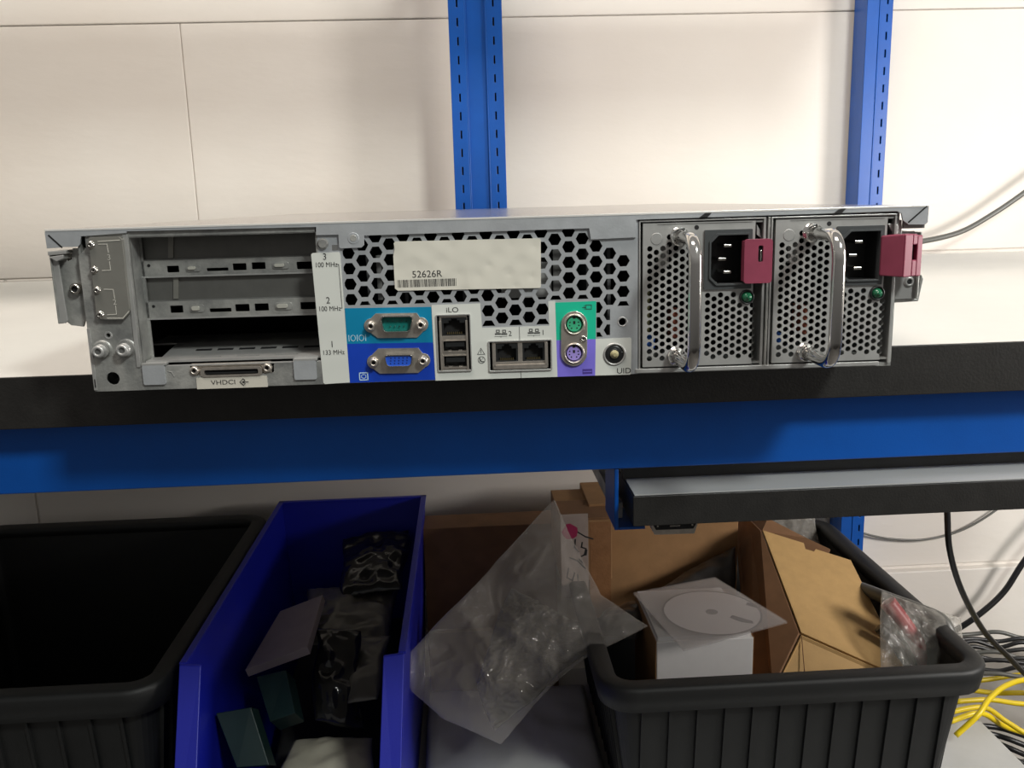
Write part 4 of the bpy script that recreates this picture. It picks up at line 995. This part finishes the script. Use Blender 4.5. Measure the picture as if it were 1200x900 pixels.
# blue picking bin
def blue_bin():
    zt = at(498, 581, YBK).z; x0, x1, y0, y1 = onz(212, 778, zt).x, at(498, 581, YBK).x, onz(465, 765, zt).y, YBK
    t = thing('picking_bin', 'open fronted blue plastic bin full of dark bags, left of the clear bag', 'bin', ((x0+x1)/2, (y0+y1)/2, SZ)); T = Matrix.Translation(-t.location)
    zb = SZ+0.0004; tp = 0.022; w_ = 0.0035
    b = MB()
    def wall(ax, ay, bx, by, ax2, ay2, bx2, by2, top=zt, bot=zb):   # outer top line a-b, inner top a2-b2
        pass
    # side walls slope forward to a low front lip
    yf, zl_ = 0.255, -0.515
    def side(xo, sg):
        def q(y, z, k): t_ = tp*(zt-z)/(zt-zb)*0.6; return (xo+sg*(t_+k*w_), y, z)
        prof = [(y0, zt), (y1, zt), (y1-0.015, zb), (yf+0.004, zb), (yf, zl_)]
        A_ = [q(y, z, 0) for y, z in prof]; B_ = [q(y, z, 1) for y, z in prof]
        b.hull8(A_ if sg > 0 else A_[::-1], B_ if sg > 0 else B_[::-1], BLUEB)
    side(x0, 1); side(x1, -1)
    tb = tp*0.6
    b.hull8([(x0, y1-w_, zt), (x1, y1-w_, zt), (x1, y1, zt), (x0, y1, zt)], [(x0+tb, y1-0.015-w_, zb), (x1-tb, y1-0.015-w_, zb), (x1-tb, y1-0.015, zb), (x0+tb, y1-0.015, zb)], BLUEB)
    b.box(x0+tb, x1-tb, yf, y1-0.015, zb, zb+w_, BLUEB)
    bmesh.ops.recalc_face_normals(b.bm, faces=b.bm.faces)
    b.build('body', t, xf=T, bevel=0.0006)
    b = MB(); fw = 0.0215; o1 = tp*0.6*(zt-zl_)/(zt-zb)
    for xo, sg in ((x0-0.0005, 1), (x1+0.0005, -1)):
        a_ = [(xo, y0-0.004, zt+0.0005), (xo+sg*fw, y0-0.004, zt-0.0015), (xo+sg*fw, y0, zt-0.0015), (xo, y0, zt+0.0005)]
        c_ = [(xo+sg*o1, yf-0.004, zl_), (xo+sg*(fw+o1), yf-0.004, zl_), (xo+sg*(fw+o1), yf, zl_), (xo+sg*o1, yf, zl_)]
        b.hull8(a_, c_, BLUEB)
    b.box(x0+o1, x1-o1, yf-0.004, yf, zb, zl_, BLUEB)
    bmesh.ops.recalc_face_normals(b.bm, faces=b.bm.faces)
    b.build('front_flange', t, xf=T, bevel=0.0008)
    b = MB()
    for xa, xb in ((x0-0.002, x0+0.006), (x1-0.006, x1+0.002)): b.box(xa, xb, y0, y1+0.002, zt-0.002, zt+0.001, BLUEB)
    b.box(x0-0.002, x1+0.002, y1-0.006, y1+0.002, zt-0.002, zt+0.001, BLUEB)
    b.build('rim', t, xf=T, bevel=0.0008)
blue_bin()

def pillow(name, corners, th, m, label=None, cat=None, seed=0, amp=0.006, freq=25, n=26, parent=None, group=None, ridge=0.0, edges=None):
    """a closed soft bag between four corner points; th bulges to both sides"""
    c = [Vector(p) for p in corners]; nrm = ((c[1]-c[0]).cross(c[3]-c[0])+(c[3]-c[2]).cross(c[1]-c[2])).normalized()
    b = MB(); base = sum(c, Vector())/4
    if nrm.z < 0: nrm = -nrm
    top = []; bot = []
    for j in range(n+1):
        rt = []; rb_ = []
        for i in range(n+1):
            u, v = i/n, j/n; p = (c[0]*(1-u)+c[1]*u)*(1-v)+(c[3]*(1-u)+c[2]*u)*v
            if edges:      # boundary polylines c0-c1, c1-c2, c3-c2, c0-c3 blended across the patch
                def pl(pts_, t):
                    k = min(int(t*(len(pts_)-1)), len(pts_)-2); f = t*(len(pts_)-1)-k; return pts_[k].lerp(pts_[k+1], f)
                p = pl(edges[0], u)*(1-v)+pl(edges[2], u)*v+pl(edges[3], v)*(1-u)+pl(edges[1], v)*u-p
            e = (math.sin(math.pi*u)*math.sin(math.pi*v))**0.45 if 0 < u < 1 and 0 < v < 1 else 0
            q = p*freq+Vector((seed*3.7, seed*1.3, 0))
            nz = noise.noise(q)*0.6+(1-abs(noise.noise(q*1.7+Vector((5, 5, 5))))*2)*0.5
            if ridge: nz += ridge*((1-abs(noise.noise(q*4.1+Vector((noise.noise(q*2)*2, 3, 1))))*2.2)*0.5+noise.noise(q*9)*0.18)
            side = Vector((noise.noise(q*0.6+Vector((9, 0, 0))), noise.noise(q*0.6+Vector((0, 9, 0))), 0))*amp*0.9
            rt.append(p+nrm*(th*e+amp*nz*(0.35+e))+side); rb_.append(p+nrm*(-th*e*0.6+amp*nz*0.5*(0.2+0*e))+side-nrm*0.0006)
        top.append(rt); bot.append(rb_)
    vt = [[b.bm.verts.new(p-base) for p in r] for r in top]; vb = [[b.bm.verts.new(p-base) for p in r] for r in bot]
    for j in range(n):
        for i in range(n):
            b.face([vt[j][i], vt[j][i+1], vt[j+1][i+1], vt[j+1][i]], m, True); b.face([vb[j][i], vb[j+1][i], vb[j+1][i+1], vb[j][i+1]], m, True)
    for i in range(n):
        b.face([vt[0][i+1], vt[0][i], vb[0][i], vb[0][i+1]], m, True); b.face([vt[n][i], vt[n][i+1], vb[n][i+1], vb[n][i]], m, True)
        b.face([vt[i][0], vt[i+1][0], vb[i+1][0], vb[i][0]], m, True); b.face([vt[i+1][n], vt[i][n], vb[i][n], vb[i+1][n]], m, True)
    bmesh.ops.recalc_face_normals(b.bm, faces=b.bm.faces)
    o = b.build(name, parent); o.location = base
    if label: tag(o, label, cat, group)
    return o
def slab(name, corners, th, m, label, cat, top_m=None):
    c = [Vector(p) for p in corners]; base = sum(c, Vector())/4
    b = MB(); b.panel([p-base for p in c], th, m)
    bmesh.ops.recalc_face_normals(b.bm, faces=b.bm.faces)
    o = b.build(name, bevel=0.0008); o.location = base; tag(o, label, cat); return o

# contents of the blue bin
slab('boxed_card', [at(287, 785, 0.50), at(360, 758, 0.50), at(378, 697, 0.66), at(328, 716, 0.66)], 0.010, mat('grey_card_box', (0.34, 0.29, 0.28), 0.6, 0, 0.05, 30), 'flat pale grey box lying tilted inside the blue bin', 'box')
slab('card_stack', [at(263, 838, 0.44), at(303, 831, 0.44), at(324, 897, 0.405), at(287, 900, 0.405)], 0.03, PCB, 'dark green block at the front left of the blue bin', 'block')
slab('card_stack', [at(312, 804, 0.50), at(346, 796, 0.50), at(357, 846, 0.455), at(328, 856, 0.455)], 0.03, PCB, 'dark green block tucked behind the other green one in the blue bin', 'block')
pillow('antistatic_bag', [at(368, 845, 0.47), at(428, 853, 0.47), at(418, 742, 0.58), at(370, 735, 0.58)], 0.012, SHINY, 'glossy black bag with bright glints in the middle of the blue bin', 'bag', 3, 0.010, 30)
pillow('antistatic_bag', [at(402, 700, 0.70), at(470, 690, 0.70), at(478, 622, 0.84), at(405, 632, 0.84)], 0.012, SHINY, 'glossy black bag against the back of the blue bin', 'bag', 5, 0.010, 30)
pillow('antistatic_bag', [at(408, 825, 0.48), at(442, 820, 0.48), at(456, 745, 0.60), at(404, 750, 0.60)], 0.008, GBAG, 'dull grey bag along the right side of the blue bin', 'bag', 8, 0.006, 24)
pillow('antistatic_bag', [at(360, 755, 0.60), at(452, 760, 0.60), at(466, 688, 0.74), at(362, 690, 0.74)], 0.012, GBAG, 'crumpled dull grey bag below the black bag at the back of the blue bin', 'bag', 11, 0.008, 24)
pillow('polythene_bag', [at(318, 915, 0.405), at(438, 912, 0.405), at(436, 866, 0.47), at(345, 868, 0.47)], 0.012, PALEBAG, 'pale cloudy bag in the front of the blue bin', 'bag', 14, 0.006, 22)
# filler under the visible contents
pillow('foam_wrap', [onz(236, 1080, -0.62)*0+Vector((-0.285, 0.42, -0.61)), Vector((-0.14, 0.42, -0.61)), Vector((-0.14, 0.83, -0.55)), Vector((-0.285, 0.83, -0.55))], 0.02, mat('charcoal_foam', (0.02, 0.02, 0.02), 0.8), 'dark wrapping filling the bottom of the blue bin', 'wrapping', 17, 0.01, 15)

# contents of the right bin
def carton(name, label, x0, x1, y0, y1, z0, z1, m, rotz=0.0):
    cx, cy = (x0+x1)/2, (y0+y1)/2
    t = thing(name, label, 'box', (cx, cy, z0), rotz)
    a, c, h = (x1-x0)/2, (y1-y0)/2, z1-z0
    b = MB(); b.box(-a, a, -c, c, 0, h-0.0015, m); b.build('body', t, bevel=0.001)
    return t, a, c, h
# white carton
yw = 0.47; p = at(769.5, 751.5, yw); q = at(883, 750, yw)
t, a, c, h = carton('white_carton', 'white cardboard box in the right bin with a disc sleeve on it', p.x, q.x, yw, 0.60, BB[4]-0.20, p.z, CARDW)
b = MB(); b.box(-a+0.002, a-0.002, -c+0.003, c, h-0.0015, h+0.0035, CARDW); b.build('lid_flap', t, bevel=0.0006)
for xa, xb in ((-a-0.001, -a), (a, a+0.0008)):
    b = MB(); b.box(xa, xb, -c+0.0005, c, 0.002, h-0.001, CARD); o = b.build('side_panel', t); o['label'] = 'bare brown card edge'
# disc sleeve
C0, C1, C2, C3 = at(742, 695, 0.56), at(835, 677, 0.60), at(924, 729, 0.52), at(801, 763, 0.462)
zc = p.z+0.009
C0, C1, C2, C3 = [onz(px, py, zc+0.002+dz*0) for px, py, dz in ((742, 695, 0.004), (838, 677, 0.003), (923, 729, 0.005), (801, 762, 0.0))]
cen = (C0+C1+C2+C3)/4
t = thing('disc_sleeve', 'clear plastic sleeve holding a grey disc on top of the white box', 'disc sleeve', cen)
b = MB(); 
for dz in (0.0009, -0.0012): b.panel([v-cen+Vector((0, 0, dz)) for v in (C0, C3, C2, C1)], 0.0002, SLEEVE)
b.build('pocket', t)
b = MB(); dc = Vector((0, 0, 0))
sn = (C2-C0).cross(C1-C3).normalized(); sn = -sn if sn.z < 0 else sn
def onp(px, py, up=0.0):
    d = ray(px, py); return CAM_LOC+d*((cen-CAM_LOC).dot(sn)/d.dot(sn))-cen+sn*up
dc = onp(834, 717)
e1 = Vector((1, 0, 0)); e1 = (e1-sn*e1.dot(sn)).normalized(); e2 = sn.cross(e1)
def hdisc(b, r0, r1, z, m, n=48):
    a = [b.bm.verts.new(dc+sn*z+(e1*math.cos(2*math.pi*i/n)+e2*math.sin(2*math.pi*i/n))*r0) for i in range(n)]
    d = [b.bm.verts.new(dc+sn*z+(e1*math.cos(2*math.pi*i/n)+e2*math.sin(2*math.pi*i/n))*r1) for i in range(n)]
    for i in range(n): b.face([a[i], a[(i+1) % n], d[(i+1) % n], d[i]], m)
hdisc(b, 0.058, 0.0075, 0.0, PAPER); hdisc(b, 0.0605, 0.058, 0.0, mat('disc_rim', (0.10, 0.09, 0.09), 0.3)); hdisc(b, 0.0075, 0.0005, 0.0, mat('disc_hub', (0.2, 0.18, 0.18), 0.3))
DP = mat('disc_print', (0.10, 0.085, 0.09), 0.4)
b.panel([onp(855, 724, .0003), onp(858, 721, .0003), onp(882, 728, .0003), onp(883, 731, .0003), onp(868, 729, .0003)][::-1], 0.0001, DP)
b.panel([onp(874, 709, .0003), onp(876, 706, .0003), onp(889, 710, .0003), onp(888, 713, .0003)][::-1], 0.0001, DP)
o = b.build('disc', t); o['label'] = 'grey disc'

# open kraft carton
A = at(893, 623, 0.66); B_ = at(965, 651, 0.66); B2 = at(994, 657, 0.655); Cc = at(1066, 800, 0.455); D = at(938, 743, 0.50); E_ = at(908, 805, 0.45)
TL = at(862, 610, 0.80); BL = at(874, 805, 0.66)
base = Vector((D.x, 0.6, -0.63))
t = thing('open_carton', 'brown kraft carton with its flap raised, in the right bin', 'box', base)
def prt(name, pts_, th, m, lab=None):
    b = MB(); b.panel([p-base for p in pts_], th, m); bmesh.ops.recalc_face_normals(b.bm, faces=b.bm.faces)
    o = b.build(name, t, bevel=0.0004)
    if lab: o['label'] = lab
    return o
def onpl(px, py):
    n = (D-A).cross(Cc-A); d = ray(px, py); return CAM_LOC+d*((A-CAM_LOC).dot(n)/d.dot(n))
B_, B1, B2, B0 = onpl(955, 645), onpl(965, 647), onpl(996, 658), onpl(941, 638)
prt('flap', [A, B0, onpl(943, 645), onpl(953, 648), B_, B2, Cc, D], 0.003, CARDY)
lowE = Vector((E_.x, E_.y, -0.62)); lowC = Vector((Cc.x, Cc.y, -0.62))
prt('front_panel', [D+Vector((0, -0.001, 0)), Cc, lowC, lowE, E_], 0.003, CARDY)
b = MB(); b.tube([D+Vector((0, -0.0035, 0))-base, at(944, 800, 0.449)-base], 0.0006, CARDD, 6); b.build('seam', t)
def onsd(px, py):
    n = (D-A).cross(E_-A); d = ray(px, py); return CAM_LOC+d*((A-CAM_LOC).dot(n)/d.dot(n))
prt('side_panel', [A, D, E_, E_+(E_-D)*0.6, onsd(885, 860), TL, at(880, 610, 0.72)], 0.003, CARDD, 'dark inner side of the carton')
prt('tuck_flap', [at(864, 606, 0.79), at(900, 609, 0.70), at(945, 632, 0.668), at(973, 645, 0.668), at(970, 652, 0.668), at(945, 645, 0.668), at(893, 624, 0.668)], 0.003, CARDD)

# bag of leads on the right
pillow('lead_bag', [at(1030, 812, 0.445), at(1127, 806, 0.445), at(1124, 725, 0.50), at(1035, 692, 0.51)], 0.016, CLEARG, 'clear bag of grey and red leads in the right end of the black bin', 'bag', 21, 0.008, 22, 40, ridge=0.3)
def cable(name, pxs, r, m, label, cat='cable', group=None, n=8, sub=8):
    pts_ = [at(*q) if len(q) == 3 else Vector(q[:3]) for q in pxs]
    out = []
    P_ = [pts_[0]*2-pts_[1]]+pts_+[pts_[-1]*2-pts_[-2]]
    for i in range(1, len(P_)-2):
        for k in range(sub):
            t = k/sub; a, b_, c, d = P_[i-1], P_[i], P_[i+1], P_[i+2]
            out.append(0.5*((2*b_)+(-a+c)*t+(2*a-5*b_+4*c-d)*t*t+(-a+3*b_-3*c+d)*t**3))
    out.append(pts_[-1]); base = out[0].copy()
    b = MB(); b.tube([p-base for p in out], r, m, n)
    o = b.build(name); o.location = base; tag(o, label, cat, group); return o
cable('grey_lead', [(1000, 686, 0.61), (1045, 703, 0.54), (1080, 716, 0.51), (1106, 730, 0.49), (1116, 762, 0.475), (1117, 810, 0.47)], 0.0085, CABG, 'thick grey lead inside the clear bag in the black bin', 'cable', n=12)
cable('red_lead', [(1040, 705, 0.51), (1060, 732, 0.50), (1078, 760, 0.49), (1098, 815, 0.47)], 0.0100, REDP, 'thick red lead inside the clear bag in the black bin', 'cable', n=12)
cable('black_lead', [(1030, 735, 0.50), (1050, 755, 0.49), (1062, 780, 0.48), (1070, 820, 0.465)], 0.0070, CABL, 'short black lead beside the kraft carton in the black bin', 'cable', n=12)
pillow('crumpled_film', [at(885, 640, 0.80), at(960, 640, 0.80), at(955, 598, 0.84), at(890, 602, 0.84)], 0.006, CLEARG, 'small scrap of clear film behind the kraft carton', 'bag', 30, 0.01, 30, 18)

# cartons behind
lb_ = Vector((at(655, 600, 0.70).x, 0, 0))
fx = at(718, 650, 0.655)
zt_box = at(700, 608, 0.655).z
t, a, c, h = carton('taped_carton', 'taped cardboard box with a magenta-marked handwritten label, behind the clear bag', at(657, 650, 0.655).x, fx.x-0.001, 0.655, 0.79, BB[4]+0.0015, zt_box, CARD, 0.0)
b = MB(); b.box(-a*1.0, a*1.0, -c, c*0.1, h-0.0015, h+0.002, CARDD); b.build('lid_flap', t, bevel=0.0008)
def rb(px, py): v = at(px, py, 0.655); return (v.x-t.location.x, v.z-t.location.z)
b = MB()
q0, q1 = rb(656, 603), rb(690, 700)
b.sheet(rect(q0[0]+0.001, q1[1], q1[0], q0[1]), -c-0.0004, -c, mat('aged_paper_label', (0.36, 0.29, 0.25), 0.6, 0, 0.08, 40))
pk = rb(668, 623); b.sheet([(pk[0]+0.0105*math.cos(k*0.52)*(1+0.12*math.sin(k*2.3)), pk[1]+0.0115*math.sin(k*0.52)*(1+0.1*math.cos(k*1.7))) for k in range(12)], -c-0.0007, -c-0.0004, mat('magenta_mark', (0.32, 0.015, 0.075), 0.6))
def crp(x, y): return rb(620+x/5.625, 570+y/5.625)
for st in ([(320, 300), (370, 330), (420, 345)], [(305, 350), (300, 400), (325, 430)], [(350, 370), (345, 400), (375, 410), (365, 450), (345, 460)], [(270, 470), (320, 490), (370, 540)], [(330, 480), (350, 500)], [(260, 540), (250, 600), (285, 620), (300, 570)], [(320, 580), (325, 640), (318, 690)], [(380, 420), (375, 450)]):
    b.line([crp(*p_) for p_ in st], 0.0019, -c-0.0004, INK, 0.0002)
o = b.build('label', t); o['label'] = 'cream label with a magenta mark and black handwriting'
b = MB(); q0, q1 = rb(691, 612), rb(717, 722)
b.sheet(rect(q0[0], q1[1], q1[0]-0.001, q0[1]), -c-0.0003, -c, mat('glossy_brown_tape', (0.30, 0.15, 0.07), 0.2, 0, 0.1, 60, 0.3, 200)); b.build('tape', t)
t, a, c, h = carton('large_carton', 'large brown cardboard box standing in the back of the right bin', BB[0]+0.034, at(872, 650, 0.67).x, 0.70, 0.80, -0.50, at(800, 585, 0.70).z, CARD)
b = MB(); b.box(-a+0.001, a-0.001, -c-0.0004, -c, h*0.82, h*0.9, MATS['glossy_brown_tape']); b.build('tape', t)
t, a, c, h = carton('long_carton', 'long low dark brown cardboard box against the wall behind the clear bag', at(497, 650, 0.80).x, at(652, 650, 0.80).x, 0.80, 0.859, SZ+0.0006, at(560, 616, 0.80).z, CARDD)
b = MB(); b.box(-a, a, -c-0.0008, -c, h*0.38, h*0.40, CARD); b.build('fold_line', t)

# the big clear bag and the film below it
bc = [at(463, 782, 0.45), at(580, 870, 0.44), at(750, 733, 0.50), at(652, 588, 0.64)]
be = [[bc[0], at(478, 812, 0.445), at(510, 842, 0.44), bc[1]], [bc[1], at(632, 822, 0.44), at(690, 770, 0.47), bc[2]],
      [bc[3], at(672, 640, 0.60), at(700, 700, 0.54), bc[2]], [bc[0], at(505, 730, 0.50), at(575, 655, 0.58), bc[3]]]
pillow('clear_plastic_bag', bc, 0.020, CLEAR, 'large crumpled clear plastic bag with sharp highlights between the two bins', 'bag', 40, 0.018, 10, 120, edges=be, ridge=0.28)
pillow('inner_bag', [at(560, 800, 0.50), at(582, 858, 0.47), at(705, 745, 0.54), at(600, 690, 0.60)], 0.012, mat('smoke_film', (0.05, 0.045, 0.035), 0.10, 0, 0, 1, 0.4, 60), 'dark shiny bag seen through the big clear one', 'bag', 44, 0.012, 26, 90, ridge=0.7)
pillow('dust_sheet', [Vector((-0.098, 0.40, SZ+0.03)), Vector((0.142, 0.40, SZ+0.03)), Vector((0.138, 0.76, SZ+0.03)), Vector((-0.098, 0.76, SZ+0.03))], 0.02, mat('grey_white_film', (0.62, 0.62, 0.61), 0.3, 0, 0.08, 8, 0.15, 30), 'pale grey plastic sheet lying on the shelf under the clear bag', 'plastic sheet', 50, 0.008, 10, 30)
pillow('black_sack', [at(690, 745, 0.55), at(745, 750, 0.52), at(770, 705, 0.60), at(715, 715, 0.62)], 0.016, mat('soft_black_film', (0.03, 0.028, 0.027), 0.3, 0, 0, 1, 0.4, 60), 'small black sack bulging over the left rim of the right bin', 'bag', 55, 0.006, 30, 24)
pillow('black_sack', [at(775, 690, 0.64), at(860, 690, 0.64), at(862, 640, 0.685), at(800, 672, 0.685)], 0.006, MATS['soft_black_film'], 'black sack showing behind the disc sleeve', 'bag', 58, 0.004, 30, 20)

# cables on the right
cable('power_cable', [(1108, 560, 0.60), (1110, 600, 0.60), (1113, 645, 0.60), (1127, 692, 0.62), (1152, 738, 0.66), (1180, 768, 0.68), (1215, 800, 0.70), (1300, 850, 0.72)], 0.0042, CABL, 'black cable hanging from behind the tray down past the right bin')
cable('power_cable', [(1290, 560, 0.86), (1235, 615, 0.86), (1200, 658, 0.86), (1176, 694, 0.86), (1145, 722, 0.86), (1110, 745, 0.87)], 0.0050, CABL, 'black cable curving up to the right edge against the lower wall')
cable('thin_wire', [(1000, 622, 0.905), (1040, 631, 0.905), (1085, 632, 0.905), (1130, 620, 0.905), (1175, 592, 0.905), (1230, 545, 0.905)], 0.0019, CABG, 'thin grey wire sagging along the lower wall under the tray')
cable('wall_cable', [(1010, 283, 0.80), (1050, 286, 0.84), (1085, 282, 0.86), (1125, 272, 0.87), (1160, 253, 0.875), (1200, 226, 0.875), (1290, 160, 0.875)], 0.0042, CABG, 'grey cable rising along the wall from behind the server to the right')
gy = 'black cables heaped at the foot of the wall'
for i in range(9):
    r_ = random.Random(i+60); y0 = 742+i*5.5; Y = 0.86-0.012*i
    cable('loose_cable', [(1105+i*3, y0+r_.uniform(2, 8), Y), (1140, y0+r_.uniform(-3, 4), Y), (1170, y0+r_.uniform(-4, 6), Y-0.01), (1200, y0+r_.uniform(-3, 8), Y-0.02), (1245, y0+r_.uniform(0, 20), Y-0.03), (1330, y0+50, Y-0.03)], 0.0036, CABL if i % 4 else CABG, 'black cable in the heap between the right bin and the wall', 'cable', gy)
yc = [([(1120, 862, 0.60), (1146, 838, 0.60), (1160, 818, 0.62), (1182, 802, 0.64), (1215, 796, 0.66), (1300, 800, 0.68)], 'yellow cable arching up beside the right bin, topmost of the yellow ones'),
      ([(1110, 835, 0.66), (1152, 829, 0.66), (1180, 846, 0.64), (1215, 866, 0.62), (1300, 900, 0.60)], 'yellow cable running lowest of the yellow ones, down to the right'),
      ([(1120, 822, 0.70), (1160, 820, 0.70), (1200, 825, 0.70), (1300, 830, 0.70)], 'yellow cable running level in the middle of the yellow ones'),
      ([(1120, 806, 0.74), (1165, 812, 0.74), (1200, 812, 0.73), (1300, 815, 0.73)], 'yellow cable running level just under the arching yellow one')]
yc += [([(1125, 800, 0.80), (1160, 796, 0.80), (1200, 790, 0.80), (1300, 780, 0.80)], 'yellow cable farthest back, nearly hidden behind the other yellow ones'),
       ([(1112, 846, 0.64), (1150, 836, 0.645), (1190, 856, 0.66), (1300, 880, 0.68)], 'yellow cable beside the lowest yellow one, slightly behind it')]
for k, lab in yc: cable('patch_cable', k, 0.0040, YELL, lab, 'cable')
for i in range(6):
    cable('loose_cable', [(1130, 850+i*6, 0.74), (1165, 852+i*9, 0.74), (1200, 862+i*11, 0.72), (1300, 900+i*14, 0.70)], 0.0045, CABL, 'black cable hanging under the yellow cables beside the shelf end', 'cable', 'black cables below the yellow ones')
